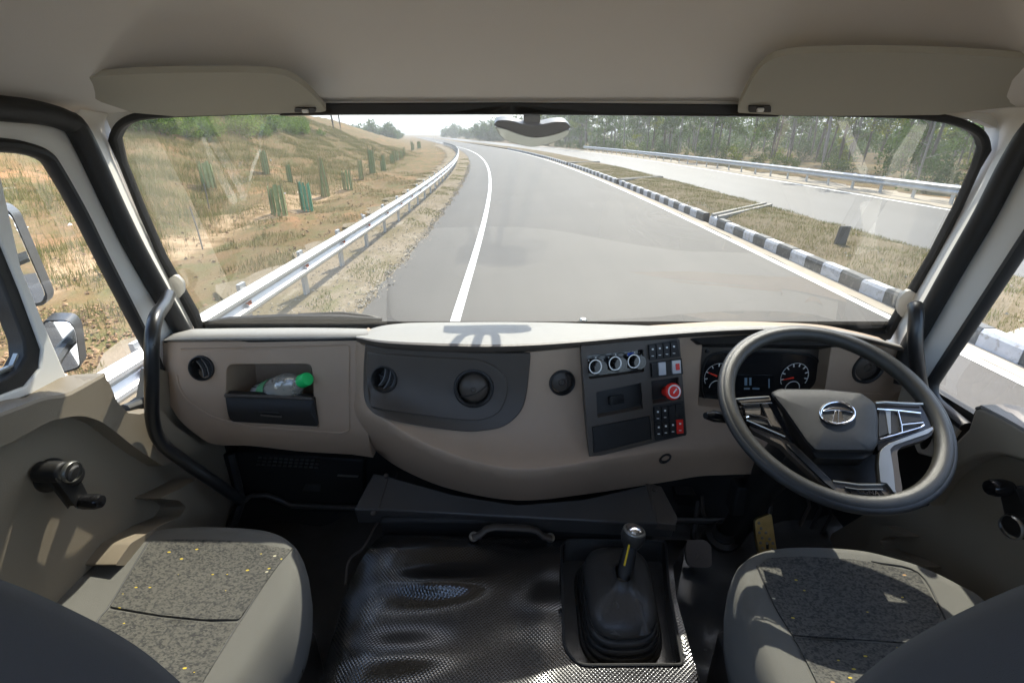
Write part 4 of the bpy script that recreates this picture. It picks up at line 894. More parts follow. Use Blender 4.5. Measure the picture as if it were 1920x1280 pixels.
mp2 = node('ShaderNodeMapping'); mp2.inputs['Scale'].default_value = (1, 2.2, 1); L.new(tc.outputs['Object'], mp2.inputs[0])
v2 = node('ShaderNodeTexVoronoi'); v2.inputs['Scale'].default_value = 62; v2.inputs['Randomness'].default_value = .55; L.new(mp2.outputs[0], v2.inputs[0])
s2 = node('ShaderNodeSeparateColor'); L.new(v2.outputs['Color'], s2.inputs[0])
g1 = node('ShaderNodeMath', operation='GREATER_THAN'); g1.inputs[1].default_value = .90; L.new(s2.outputs[1], g1.inputs[0])
l1 = node('ShaderNodeMath', operation='LESS_THAN'); l1.inputs[1].default_value = .22; L.new(v2.outputs['Distance'], l1.inputs[0])
mu = node('ShaderNodeMath', operation='MULTIPLY'); L.new(g1.outputs[0], mu.inputs[0]); L.new(l1.outputs[0], mu.inputs[1])
cr = node('ShaderNodeValToRGB'); cr.color_ramp.interpolation = 'CONSTANT'
for i, (p, c) in enumerate(((0, (.55, .42, .06)), (.45, (.42, .25, .12)), (.65, (.6, .56, .4)), (.85, (.62, .5, .08)))):
    e = cr.color_ramp.elements[i] if i < 2 else cr.color_ramp.elements.new(p); e.position = p; e.color = (*c, 1)
L.new(s2.outputs[2], cr.inputs[0])
mx = node('ShaderNodeMix', data_type='RGBA'); L.new(mu.outputs[0], mx.inputs[0]); L.new(r1.outputs[0], mx.inputs[6]); L.new(cr.outputs[0], mx.inputs[7]); L.new(mx.outputs[2], P.inputs['Base Color'])
bb = node('ShaderNodeBump'); bb.inputs['Strength'].default_value = .5; bb.inputs['Distance'].default_value = .0015; L.new(v1.outputs['Distance'], bb.inputs['Height']); L.new(bb.outputs[0], P.inputs['Normal'])

def cushion(out, seat, zt):
    b = crom(out, 5, True); base = [PZ(x, y, zt-.035) for x, y in b]; c = sum(base, Vector())/len(base)
    prof = [(.88, -.19), (.93, -.17), (.985, -.10), (1.0, -.045), (.995, -.015), (.975, .010), (.94, .026), (.89, .034), (.80, .036), (.62, .031), (.42, .026), (.2, .025), (0, .025)]
    rows = [[c+(p-c)*k+Vector((0, 0, z)) for p in base] for k, z in prof]
    return MB().quadgrid(rows, closeu=True).fan(rows[0], True).build('cushion', m_seat, seat, angle=70)
def seat(lab, out, inserts, seams, zt, backp, basebox):
    s = thing('truck_seat', lab, 'seat', vec(basebox[0], basebox[1], -1.15))
    cu = cushion(out, s, zt); tr = tracer(cu)
    for poly in inserts:
        MB().region(rnd(poly, 5), lambda x, y: tr(x, y, .004), step=12, depth=(0, 0, -.012)).build('seat_insert', fab, s, angle=70, bevel=.003)
    for pts in seams: MB().tube([tr(x, y, .001) for x, y in crom(pts, 5)], .0016, n=6).build('seam', m_rubber, cu)
    MB().box(vec(basebox[0], basebox[1]-.02, -1.06), (.36, .40, .17)).build('seat_base', m_steel, s, bevel=.01)
    bm_ = MB(); rows = []
    yb = .285
    P = crom(backp, 6)
    xs_ = backp[-1][0]
    for k, (sc_, dy) in enumerate([(.86, -.085), (.95, -.075), (1.0, -.04), (1.01, .01), (1.0, .025), (.95, .042), (.85, .05), (.6, .052), (.2, .052), (.01, .052)]):
        cz = -.55; cx = backp[0][2] if len(backp[0]) > 2 else 0
        rows.append([Vector((cx+(p[0]-cx)*sc_, yb+dy-(p[1]+.55)*.12, H+cz+(p[1]-cz)*sc_)) for p in P])
    bm_.quadgrid(rows, closeu=True).fan(rows[0], True)
    bm_.build('backrest', m_back, s, angle=75)
    return s
fr = [(283, 1014), (330, 1010), (400, 1011), (470, 1016), (546, 1029), (512, 1070), (448, 1160), (380, 1160), (300, 1152), (206, 1136)]
rr_ = [(204, 1142), (300, 1157), (380, 1165), (446, 1166), (412, 1222), (355, 1320), (120, 1320), (140, 1230), (178, 1172)]
BL = [(-.335, -.56, -.60), (-.36, -.46, -.60), (-.405, -.385, -.60), (-.455, -.335, -.60), (-.55, -.27, -.60), (-.70, -.25, -.60), (-.82, -.33, -.60), (-.85, -.55, -.60), (-.84, -.80, -.60), (-.60, -.84, -.60), (-.36, -.80, -.60), (-.328, -.66, -.60)]
sl = seat('passenger seat in sunlight, grey cushion with speckled insert, on the left', [(90, 1130), (167, 1073), (235, 1031), (300, 1004), (367, 998), (450, 999), (517, 1007), (557, 1027), (573, 1060), (571, 1105), (548, 1165), (500, 1243), (430, 1350), (330, 1440), (120, 1440), (-10, 1330), (30, 1210)],
     [fr, rr_], [[(277, 1017), (240, 1078), (203, 1138), (178, 1172), (120, 1290)], [(548, 1028), (511, 1072), (450, 1164), (412, 1224), (360, 1310)]], -.79, BL, (-.60, .52))
fr2 = [(1421, 1061), (1440, 1045), (1504, 1042), (1602, 1048), (1634, 1053), (1721, 1073), (1766, 1149), (1744, 1206), (1620, 1198), (1486, 1189), (1455, 1139)]
rr2 = [(1487, 1194), (1620, 1203), (1742, 1211), (1700, 1320), (1545, 1320), (1533, 1280), (1498, 1210)]
BR_ = [(-p[0]+.012, p[1], .61) for p in BL]
sr = seat('driver seat below the steering wheel, mostly shaded grey cushion with speckled insert', [(1371, 1090), (1379, 1068), (1405, 1050), (1445, 1040), (1504, 1037), (1602, 1043), (1670, 1058), (1734, 1078), (1799, 1110), (1850, 1142), (1900, 1220), (1940, 1330), (1820, 1440), (1560, 1440), (1470, 1380), (1424, 1290), (1390, 1190), (1373, 1130)],
     [fr2, rr2], [[(1419, 1061), (1455, 1140), (1497, 1208), (1535, 1285)], [(1634, 1052), (1722, 1073), (1768, 1150), (1790, 1200)]], -.79, BR_, (.62, .52))
MB().tube([PZ(516, 1250, -.98), PZ(520, 1215, -.98), PZ(556, 1196, -.98), PZ(566, 1200, -.98), PZ(560, 1260, -.98)], .008, n=8).build('slide_lever', m_silver if 0 else m_panel, sl)
# ================================================================ outside of the cab
# front view mirror hung ahead of the windscreen from the roof edge
fm = thing('front_mirror', 'dark crescent shaped look-down mirror hung outside above the windscreen', 'mirror', PY(1000, 250, 1.45))
Ym = 1.45
def mp_(x, y, o=0): return PY(x, y, Ym-o)
hs_o = crom([(926, 233), (935, 226), (958, 226.5), (980, 233), (1010, 234), (1040, 228.5), (1060, 229), (1070, 237)], 4)+crom([(1067, 243), (1040, 252), (1005, 257.5), (975, 252), (950, 243), (928, 238)], 4)
MB().region(hs_o, lambda x, y: mp_(x, y, .02*math.cos((x-998)/60)), step=8, depth=(0, .07, .012)).build('mirror_housing', m_housing, fm, bevel=.006, seg=3)
gl_o = crom([(928, 238), (950, 243.5), (975, 252.5), (1005, 258), (1040, 252.5), (1067, 243.5), (1066, 254)], 4)+crom([(1052, 262), (1030, 270), (1000, 276), (975, 272), (950, 264), (935, 252)], 4)
MB().region(gl_o, lambda x, y: mp_(x, y, -.012+.03*math.cos((x-998)/60)-.0012*(y-255)), step=8, depth=(0, .012, .006)).build('mirror_face', m_mirror2, fm, bevel=.002)
MB().region(rnd([(982, 190), (1013, 190), (1013, 236), (982, 236)], 2), lambda x, y: mp_(x, y, -.02), step=0, depth=(0, .035, 0)).build('bracket', m_housing, fm, bevel=.004)
for x0, x1 in ((990, 950), (998, 1000), (1006, 1046)): MB().tube([mp_(x0, 212, -.03), mp_((x0+x1)/2, 180, -.02), PY(x1, 150, 1.30)], .011, n=8).build('arm', m_housing, fm)
# door mirrors, left
def dmirror(lab, out, X, yaw):
    t = thing('side_mirror', lab, 'mirror', PX(*out[0], X))
    c = PX(sum(p[0] for p in out)/len(out), sum(p[1] for p in out)/len(out), X)
    pl = Pl(c, yaw)
    MB().region(rnd(out, 10), lambda x, y: pl.p(x, y, -.012), step=0, depth=pl.n*-.05).build('mirror_shell', m_housing, t, bevel=.008, seg=3)
    o = np.array(out, float); q = o.mean(0)+(o-o.mean(0))*.93
    MB().region(rnd([tuple(k) for k in q], 9), lambda x, y: pl.p(x, y, .001), step=0, depth=pl.n*-.004).build('mirror_face', m_mirror, t)
    MB().tube([c+Vector((-.02, .04, 0)), c+Vector((.06, -.10, .0)), (-.95, .72, c.z+.02)], .014, n=8).build('arm', m_housing, t)
dmirror('tall rectangular door mirror seen through the passenger quarter window', [(-120, 395), (0, 383), (22, 400), (90, 556), (84, 572), (40, 578), (-60, 590)], -1.22, (.45, -.9, .02))
dmirror('smaller wide angle mirror low behind the passenger window post', [(80, 600), (128, 600), (142, 616), (152, 690), (120, 700), (78, 705)], -1.12, (.40, -.9, -.05))
# wiper lying along the bottom of the glass
wp = thing('windscreen_wiper', 'black wiper blade parked along the lower edge of the windscreen', 'wiper', WS.p(600, 597, -.05))
MB().tube([WS.p(x, y, -.035) for x, y in ((372, 608), (432, 600), (538, 596), (640, 596), (716, 599))], [.006, .011, .013, .012, .005], n=8).build('wiper_blade', m_rubber, wp)
MB().tube([WS.p(x, y, -.05) for x, y in ((560, 590), (640, 587), (690, 592), (716, 599))], .005, n=8).build('wiper_arm', m_black, wp)
nz_ = thing('washer_nozzle', 'small washer nozzle at the foot of the windscreen', 'nozzle', WS.p(1093, 603, -.05))
MB().lathe(WS.p(1093, 604, -.05), (0, 0, 1), [(.013, -.01), (.013, .006), (.009, .012), (0, .014)], 14).build('nozzle_body', m_silver, nz_)

# ================================================================ road geometry: t across, s ahead
def shift(s):
    if s < 10: return 0.0
    if s < 110: return -(s-10)**2/940
    return -(100**2)/940-.2128*(s-110)
def RP(t, s, z=0.0): return Vector((t+shift(s), s, z))
S = np.concatenate([np.arange(-14, 40, 1.0), np.arange(40, 120, 3.0), np.arange(120, 420, 12.0)])
def gz(t, s):
    """height of the land: bank on the left, level strips, slight fall to the wood on the right"""
    if t < -4.6:
        k = min((-4.6-t)/17.0, 1.35); h = -.05-.12*min(1, (-4.6-t)/1.5)
        h += 4.0*max(0, k-.27)**1.35*1.25
        h *= 1 if s > 0 else max(.75, 1+s*.01)
        if s > 120: h *= max(.4, 1-(s-120)/300)
        h += (.16*math.sin(t*1.3+s*.7)+.1*math.sin(2.3*t-1.1*s)+.05*math.sin(5.1*t+4*s)) * min(1, (-4.6-t)/4)*.7
        return h
    if t > 18.0: return -.05+.05*math.sin(t+s)*min(1, (t-18)/4)-min(.5, (t-18)*.05)
    return -.05
# ---- materials of the ground
# 
def ground_mat(name, cols, scales, bump=.6):
    m = bpy.data.materials.new(name); m.use_nodes = True; n = m.node_tree; L = n.links; P = n.nodes['Principled BSDF']; P.inputs['Roughness'].default_value = .95; P.inputs['Specular IOR Level'].default_value = .1
    tc = n.nodes.new('ShaderNodeTexCoord'); last = None
    for i, c in enumerate(cols):
        if last is None:
            rgb = n.nodes.new('ShaderNodeRGB'); rgb.outputs[0].default_value = (*c[0], 1); last = rgb.outputs[0]; continue
        nz = n.nodes.new('ShaderNodeTexNoise'); nz.inputs['Scale'].default_value = scales[i]; nz.inputs['Detail'].default_value = 7; nz.inputs['Roughness'].default_value = .68
        mp = n.nodes.new('ShaderNodeMapping'); mp.inputs['Location'].default_value = (i*13.1, i*7.7, 0); mp.inputs['Scale'].default_value = (1, .55, 1); L.new(tc.outputs['Object'], mp.inputs[0]); L.new(mp.outputs[0], nz.inputs[0])
        mr = n.nodes.new('ShaderNodeMapRange'); mr.inputs[1].default_value = c[1]; mr.inputs[2].default_value = c[2]; L.new(nz.outputs[0], mr.inputs[0])
        mx = n.nodes.new('ShaderNodeMix'); mx.data_type = 'RGBA'; mx.inputs[7].default_value = (*c[0], 1); L.new(mr.outputs[0], mx.inputs[0]); L.new(last, mx.inputs[6]); last = mx.outputs[2]
    L.new(last, P.inputs['Base Color'])
    b = n.nodes.new('ShaderNodeBump'); b.inputs['Strength'].default_value = bump; b.inputs['Distance'].default_value = .06
    t = n.nodes.new('ShaderNodeTexNoise'); t.inputs['Scale'].default_value = 9; t.inputs['Detail'].default_value = 9; t.inputs['Roughness'].default_value = .75; L.new(tc.outputs['Object'], t.inputs[0]); L.new(t.outputs[0], b.inputs['Height']); L.new(b.outputs[0], P.inputs['Normal'])
    return m
m_bank = ground_mat('dry_bank_earth', [((.185, .122, .063),), ((.14, .10, .045), .44, .60), ((.28, .155, .075), .52, .66), ((.115, .105, .042), .46, .64), ((.075, .055, .032), .60, .72)], [0, .35, .22, 1.6, 5])
m_verge = ground_mat('dry_verge_earth', [((.235, .19, .135),), ((.165, .135, .08), .45, .6), ((.31, .265, .20), .55, .68), ((.12, .125, .045), .6, .72)], [0, .8, 2.5, .6])
m_median = ground_mat('median_dry_grass', [((.145, .115, .07),), ((.19, .15, .098), .47, .64), ((.105, .10, .042), .55, .70), ((.095, .072, .043), .55, .7)], [0, .9, .5, 4])
def add_track(m):
    # a sandy orange track worn along the foot of the bank
    n = m.node_tree; L = n.links; P = n.nodes['Principled BSDF']; src = P.inputs['Base Color'].links[0].from_socket
    N = lambda t, op=None: (lambda q: (setattr(q, 'operation', op) if op else None, q)[1])(n.nodes.new(t))
    tc = N('ShaderNodeTexCoord'); sx = N('ShaderNodeSeparateXYZ'); L.new(tc.outputs['Object'], sx.inputs[0])
    nz = N('ShaderNodeTexNoise'); nz.inputs['Scale'].default_value = .55; nz.inputs['Detail'].default_value = 8; nz.inputs['Roughness'].default_value = .68; L.new(tc.outputs['Object'], nz.inputs[0])
    a = N('ShaderNodeMath', 'MULTIPLY_ADD'); a.inputs[1].default_value = 3.6; a.inputs[2].default_value = 7.6; L.new(nz.outputs[0], a.inputs[0])
    b = N('ShaderNodeMath', 'ADD'); L.new(sx.outputs[0], b.inputs[0]); L.new(a.outputs[0], b.inputs[1])
    c = N('ShaderNodeMath', 'ABSOLUTE'); L.new(b.outputs[0], c.inputs[0])
    r = N('ShaderNodeMapRange'); r.inputs[1].default_value = 1.15; r.inputs[2].default_value = .55; L.new(c.outputs[0], r.inputs[0])
    y1 = N('ShaderNodeMapRange'); y1.inputs[1].default_value = 33; y1.inputs[2].default_value = 24; L.new(sx.outputs[1], y1.inputs[0])
    q = N('ShaderNodeMath', 'MULTIPLY'); L.new(r.outputs[0], q.inputs[0]); L.new(y1.outputs[0], q.inputs[1])
    n2 = N('ShaderNodeTexNoise'); n2.inputs['Scale'].default_value = 2.3; n2.inputs['Detail'].default_value = 8; L.new(tc.outputs['Object'], n2.inputs[0])
    cr = N('ShaderNodeValToRGB'); cr.color_ramp.elements[0].position = .38; cr.color_ramp.elements[0].color = (.22, .145, .075, 1); cr.color_ramp.elements[1].position = .62; cr.color_ramp.elements[1].color = (.40, .28, .165, 1); L.new(n2.outputs[0], cr.inputs[0])
    mx = n.nodes.new('ShaderNodeMix'); mx.data_type = 'RGBA'; L.new(q.outputs[0], mx.inputs[0]); L.new(src, mx.inputs[6]); L.new(cr.outputs[0], mx.inputs[7]); L.new(mx.outputs[2], P.inputs['Base Color'])
add_track(m_bank)
m_forestfloor = ground_mat('leaf_litter', [((.13, .09, .05),), ((.17, .13, .07), .45, .6), ((.06, .07, .03), .5, .65)], [0, .5, .3])
m_asph = M('pale_asphalt', (.165, .157, .143), .62, bump=.45, scale=70, var=.07, vscale=1.1, spec=.5, detail=6)
m_asph2 = M('pale_asphalt_far', (.20, .195, .185), .5, bump=.3, scale=60, var=.05, vscale=1.0, spec=.6, detail=6)
m_line = M('road_paint', (.72, .71, .66), .6, var=.07, vscale=9, bump=.1, scale=60)
m_conc = M('pale_concrete', (.30, .275, .235), .85, bump=.4, scale=30, var=.12, vscale=3)
m_sand = M('roadside_sand', (.34, .29, .22), .95, bump=.5, scale=20, var=.15, vscale=3)
def asphalt(name, col, rough, spec=.28):
    m = bpy.data.materials.new(name); m.use_nodes = True; n = m.node_tree; L = n.links; P = n.nodes['Principled BSDF']; tc = n.nodes.new('ShaderNodeTexCoord')
    def nz(scale, det, mapping=None, ro=.6):
        t = n.nodes.new('ShaderNodeTexNoise'); t.inputs['Scale'].default_value = scale; t.inputs['Detail'].default_value = det; t.inputs['Roughness'].default_value = ro
        mp = n.nodes.new('ShaderNodeMapping'); mp.inputs['Scale'].default_value = mapping or (1, 1, 1); L.new(tc.outputs['Object'], mp.inputs[0]); L.new(mp.outputs[0], t.inputs[0]); return t.outputs[0]
    def mul(a, lo, hi, f0=.3, f1=.7):
        r = n.nodes.new('ShaderNodeMapRange'); r.inputs[1].default_value = f0; r.inputs[2].default_value = f1; r.inputs[3].default_value = lo; r.inputs[4].default_value = hi; L.new(a, r.inputs[0]); return r.outputs[0]
    fs = [mul(nz(1.0, 4, (.9, .035, 1)), .84, 1.12), mul(nz(.35, 6), .90, 1.10), mul(nz(120, 2, None, .8), .55, 1.45), mul(nz(34, 5, None, .8), .72, 1.28)]
    v = n.nodes.new('ShaderNodeTexVoronoi'); v.feature = 'DISTANCE_TO_EDGE'; v.inputs['Scale'].default_value = .32; wn = n.nodes.new('ShaderNodeTexNoise'); wn.inputs['Scale'].default_value = 1.7; wn.inputs['Detail'].default_value = 6; L.new(tc.outputs['Object'], wn.inputs[0])
    av = n.nodes.new('ShaderNodeVectorMath'); av.operation = 'MULTIPLY_ADD'; av.inputs[1].default_value = (1.1, 1.1, 0); L.new(wn.outputs['Color'], av.inputs[0]); L.new(tc.outputs['Object'], av.inputs[2]); L.new(av.outputs[0], v.inputs[0])
    fs.append(mul(v.outputs['Distance'], .78, 1.0, .0, .006))
    last = fs[0]
    for f in fs[1:]:
        q = n.nodes.new('ShaderNodeMath'); q.operation = 'MULTIPLY'; L.new(last, q.inputs[0]); L.new(f, q.inputs[1]); last = q.outputs[0]
    mx = n.nodes.new('ShaderNodeMix'); mx.data_type = 'RGBA'; mx.blend_type = 'MULTIPLY'; mx.inputs[0].default_value = 1; mx.inputs[6].default_value = (*col, 1)
    cb = n.nodes.new('ShaderNodeCombineColor'); [L.new(last, cb.inputs[k]) for k in range(3)]; L.new(cb.outputs[0], mx.inputs[7]); L.new(mx.outputs[2], P.inputs['Base Color'])
    P.inputs['Roughness'].default_value = rough; P.inputs['Specular IOR Level'].default_value = spec
    b = n.nodes.new('ShaderNodeBump'); b.inputs['Strength'].default_value = .5; b.inputs['Distance'].default_value = .006; L.new(nz(110, 4, None, .8), b.inputs['Height']); L.new(b.outputs[0], P.inputs['Normal']); return m
m_asph = asphalt('pale_asphalt', (.055, .049, .041), .64); m_asph2 = asphalt('pale_asphalt_far', (.062, .058, .052), .54, .42)
def worn(name, col, under):
    m = M(name, col, .6, bump=.3, scale=60, var=.12, vscale=7); n = m.node_tree; L = n.links; P = n.nodes['Principled BSDF']; src = P.inputs['Base Color'].links[0].from_socket
    tc = n.nodes.new('ShaderNodeTexCoord'); oi = n.nodes.new('ShaderNodeObjectInfo'); ad = n.nodes.new('ShaderNodeVectorMath'); L.new(tc.outputs['Object'], ad.inputs[0]); L.new(oi.outputs['Location'], ad.inputs[1])
    t = n.nodes.new('ShaderNodeTexNoise'); t.inputs['Scale'].default_value = 9; t.inputs['Detail'].default_value = 8; t.inputs['Roughness'].default_value = .7; L.new(ad.outputs[0], t.inputs[0])
    r = n.nodes.new('ShaderNodeMapRange'); r.inputs[1].default_value = .53; r.inputs[2].default_value = .62; r.inputs[4].default_value = .85; L.new(t.outputs[0], r.inputs[0])
    mx = n.nodes.new('ShaderNodeMix'); mx.data_type = 'RGBA'; mx.inputs[7].default_value = (*under, 1); L.new(r.outputs[0], mx.inputs[0]); L.new(src, mx.inputs[6]); L.new(mx.outputs[2], P.inputs['Base Color']); return m
def strip(name, t0, t1, z, mat, s0=-14, s1=420, wob=(0, 0), nt=2, step=None, zf=None):
    ss = S[(S >= s0) & (S <= s1)] if step is None else np.arange(s0, s1, step)
    rows = []
    for s in ss:
        w0 = wob[0]*(math.sin(s*1.9)+.7*math.sin(s*4.7+1)+.6*math.sin(s*.53)); w1 = wob[1]*(math.sin(s*1.7+2)+.7*math.sin(s*5.3)+.5*math.sin(s*.61))
        rows.append([RP(a, s, (zf(a, s) if zf else 0)+z) for a in np.linspace(t0+w0, t1+w1, nt)])
    return MB().quadgrid(rows).build(name, mat)
land = []
ts = np.concatenate([[-1500, -600, -250, -120, -80], np.arange(-60, -30, 4.0), np.arange(-30, -4.5, .55), [-3.9, -2, 6.2, 10.5, 17.5], np.arange(18.5, 30, 1.2), np.arange(32, 70, 5.0), [90, 150, 300, 700, 1600]])
Sl = np.concatenate([[-400, -150, -60, -30], S, [520, 700, 1000, 1600, 2600]])
for s in Sl: land.append([RP(t, s, gz(t, s)-.01) for t in ts])
lo_land = MB().quadgrid(land)
lm = lo_land.build('ground', m_bank, angle=80); lm['kind'] = 'structure'
ff = [[RP(t, s, gz(t, s)+.012) for t in np.concatenate([[19.2], np.arange(20, 70, 3.0), [90, 160]])] for s in S]
o = MB().quadgrid(ff).build('woodland_floor', m_forestfloor, angle=80); o['kind'] = 'structure'
vr_ = strip('roadside_verge', -5.2, -2.2, -.035, m_verge, wob=(.25, 0), nt=4, step=.45, s1=130); vr_['kind'] = 'structure'
o = strip('road', -2.42, 6.32, 0, m_asph, wob=(.045, 0), nt=8, step=.12, s0=-14, s1=60); o['kind'] = 'structure'
o = strip('road', -2.42, 6.32, -.006, m_asph, s0=58, nt=8); o['kind'] = 'structure'
o = strip('edge_line', -.95, -.80, .006, m_line, nt=2); o['kind'] = 'structure'
o = strip('edge_line', 5.84, 5.99, .006, m_line, nt=2); o['kind'] = 'structure'
o = strip('gutter', 6.02, 6.34, .004, m_sand, wob=(.04, 0), nt=2, step=.5, s1=60); o['kind'] = 'structure'
def medz(t, s):
    k = (t-6.4)/3.7; return .14*max(0, math.sin(math.pi*min(max(k, 0), 1)))**.5+.10-.12*max(0, k-.35)+.018*math.sin(3*t+2*s)+.015*math.sin(7*s-2*t)
o = strip('median', 6.5, 10.15, 0, m_median, wob=(0, .08), nt=14, zf=medz, step=.6, s1=160); o['kind'] = 'structure'
o = strip('opposite_road', 10.0, 17.3, -.02, m_asph2, nt=8); o['kind'] = 'structure'
o = strip('edge_line', 16.55, 16.75, -.012, m_line, nt=2); o['kind'] = 'structure'
o = strip('sandy_shoulder', 17.1, 19.3, -.008, m_sand, wob=(.1, .2), nt=4, step=.7, s1=130); o['kind'] = 'structure'
# ---- painted kerb, block by block
kerb = tag(bpy.data.objects.new('kerb', None), kind='structure'); COL.objects.link(kerb); kerb.location = RP(6.4, 10)
m_kw = worn('kerb_white_paint', (.42, .42, .43), (.26, .24, .21)); m_kb = worn('kerb_black_paint', (.05, .052, .05), (.15, .14, .125))
BLK = .60
def kblock(L_):
    m = MB(); r = .03
    pr = [(0, -.06), (0, .20), (.03, .25), (.19, .25), (.22, .22), (.22, -.06)]
    m.quadgrid([[Vector((x, y, z)) for x, z in pr] for y in (0, L_)]); m.fan([Vector((x, 0, z)) for x, z in pr]); m.fan([Vector((x, L_, z)) for x, z in pr], True)
    return m
kme = []
for mt in (m_kw, m_kb):
    o = kblock(BLK-.008).build('kerb_block', mt, angle=30); kme.append(o.data); bpy.data.objects.remove(o)
s = -9.0; i = 0; drains = [15.1, 28, 45]
while i < 170 and s < 92:
    o = bpy.data.objects.new('kerb_block', kme[i % 2]); COL.objects.link(o)
    a = math.atan2(shift(s+BLK)-shift(s), BLK); o.location = RP(6.32, s); o.rotation_euler = (random.uniform(-.006, .006), random.uniform(-.012, .012), -a+random.uniform(-.006, .006)); o.location.z += random.uniform(-.012, .008)
    o.parent = kerb; o.matrix_parent_inverse = Matrix.Translation(-Vector(kerb.location))
    s += BLK
    for d in drains:
        if s-BLK < d <= s: s += .52
    i += 1
o = strip('kerb_run', 6.32, 6.54, 0, m_conc, s0=92, s1=400, zf=lambda t, s: .2); o['kind'] = 'structure'
# concrete drains across the median
for d in drains:
    dr_ = tag(bpy.data.objects.new('drain_channel', None), 'concrete drain channel crossing the dry median, '+('the nearest one' if d < 20 else 'the middle one' if d < 40 else 'the farthest one'), 'drain', 'drain channels across the median'); COL.objects.link(dr_); dr_.location = RP(8.3, d)
    for q in (.0, .44):
        path = [RP(t, d+q+(t-6.4)*1.05, .30-.035*(t-6.4)) for t in np.linspace(6.36, 9.95, 9)]
        rows = [[p+Vector((0, dy, dz)) for dy, dz in ((-.085, -.16), (-.085, .02), (.085, .02), (.085, -.16))] for p in path]
        MB().quadgrid(rows).fan(rows[0]).fan(rows[-1], True).build('drain_wall', m_conc, dr_, bevel=.006)
    MB().quadgrid([[RP(t, d+q+(t-6.4)*1.05, (.24-.035*(t-6.4))) for t in np.linspace(6.4, 9.95, 9)] for q in (.02, .42)]).build('drain_floor', m_conc, dr_)
# concrete path through the median beside the driver's window
pth = MB(); rows = []
for t in np.linspace(6.56, 10.2, 12): rows.append([RP(t, 5.1+q+.25*math.sin(t*2), medz(t, 6)+.035) for q in (-.75, -.25, .25, .70)])
o = pth.quadgrid(rows).build('median_path', m_conc, angle=60); o['kind'] = 'structure'
# stump and scattered bits on the median
stp = thing('marker_stone', 'dark upright marker stone leaning on the dry median', 'stone', PZ(1573, 458, -H+.25))
c = PZ(1573, 458, -H+.24); m = MB()
m.quadgrid([[c+Vector((x*k+z*.10, y*k, z)) for x, y in ((-.13, -.07), (.13, -.09), (.14, .07), (-.12, .08))] for k, z in ((.9, -.1), (.82, .15), (.78, .36), (.74, .43))], closeu=True)
m.fan([c+Vector((x*.74+.043, y*.74, .43)) for x, y in ((-.13, -.07), (.13, -.09), (.14, .07), (-.12, .08))])
m.build('stone_block', M('weathered_stone', (.11, .10, .085), .9, bump=.6, scale=25, var=.2), stp, bevel=.012)
# ================================================================ guard rails
m_galv = M('galvanised_steel', (.48, .48, .47), .45, metal=.5, bump=.12, scale=30, var=.12, vscale=3)
m_refl = M('red_reflector', (.45, .10, .04), .3, var=.05)
WB = [(.0, .36), (.03, .40), (.075, .43), (.075, .47), (.02, .51), (.0, .545), (.02, .58), (.075, .62), (.075, .66), (.03, .69), (.0, .73)]
def guard(name, lab, tf, s0, s1, side, step, zoff=0, hh=1.0, refl=False):
    g = thing(name, lab, 'guard rail', RP(tf(s0), s0, zoff))
    ss = np.arange(s0, s1+.01, 1.0)
    f = [[RP(tf(s)+side*x, s, zoff+z*hh) for x, z in WB] for s in ss]; b = [[p+Vector((-side*.006, 0, 0)) for p in r] for r in f]
    m = MB().quadgrid(f); m.quadgrid([r[::-1] for r in b]); m.quadgrid([[r[0] for r in f], [r[0] for r in b]]); m.quadgrid([[r[-1] for r in f], [r[-1] for r in b]])
    m.build('rail_beam', m_galv, g, angle=50)
    pm = None; rm = None
    for s in np.arange(s0+.4, s1, step):
        p = RP(tf(s)-side*.13, s, zoff)
        if pm is None:
            m = MB(); m.box((0, 0, .30), (.05, .16, .90)); m.box((.05*side, 0, .545), (.10, .10, .28))
            o = m.build('rail_post', m_galv, bevel=.004); pm = o.data; COL.objects.unlink(o); bpy.data.objects.remove(o)
        o = bpy.data.objects.new('rail_post', pm); COL.objects.link(o); o.location = p; o.rotation_euler = (0, 0, random.uniform(-.03, .03)); attach(o, g)
        if refl:
            if rm is None:
                q = MB().fan([Vector((.068*side, -.05, .515)), Vector((.012*side, -.05, .545)), Vector((.068*side, -.05, .575))]); q.fan([Vector((.068*side, .02, .515)), Vector((.012*side, .02, .545)), Vector((.068*side, .02, .575))], True)
                q.quadgrid([[Vector((.068*side, -.05, .515)), Vector((.012*side, -.05, .545)), Vector((.068*side, -.05, .575))], [Vector((.068*side, .02, .515)), Vector((.012*side, .02, .545)), Vector((.068*side, .02, .575))]])
                o = q.build('reflector', m_refl); rm = o.data; bpy.data.objects.remove(o)
            o = bpy.data.objects.new('reflector', rm); COL.objects.link(o); o.location = RP(tf(s)+side*.004, s-.2, zoff); attach(o, g)
    return g
guard('guard_rail', 'bright steel guard rail curving along the left verge with red reflectors', lambda s: -3.62 if s < 60 else -3.62+(s-60)*.014, -6, 124, 1, 2.0, refl=True)
guard('guard_rail', 'long low steel guard rail along the far side of the opposite carriageway, before the trees', lambda s: 18.05, -12, 86, -1, 2.0)
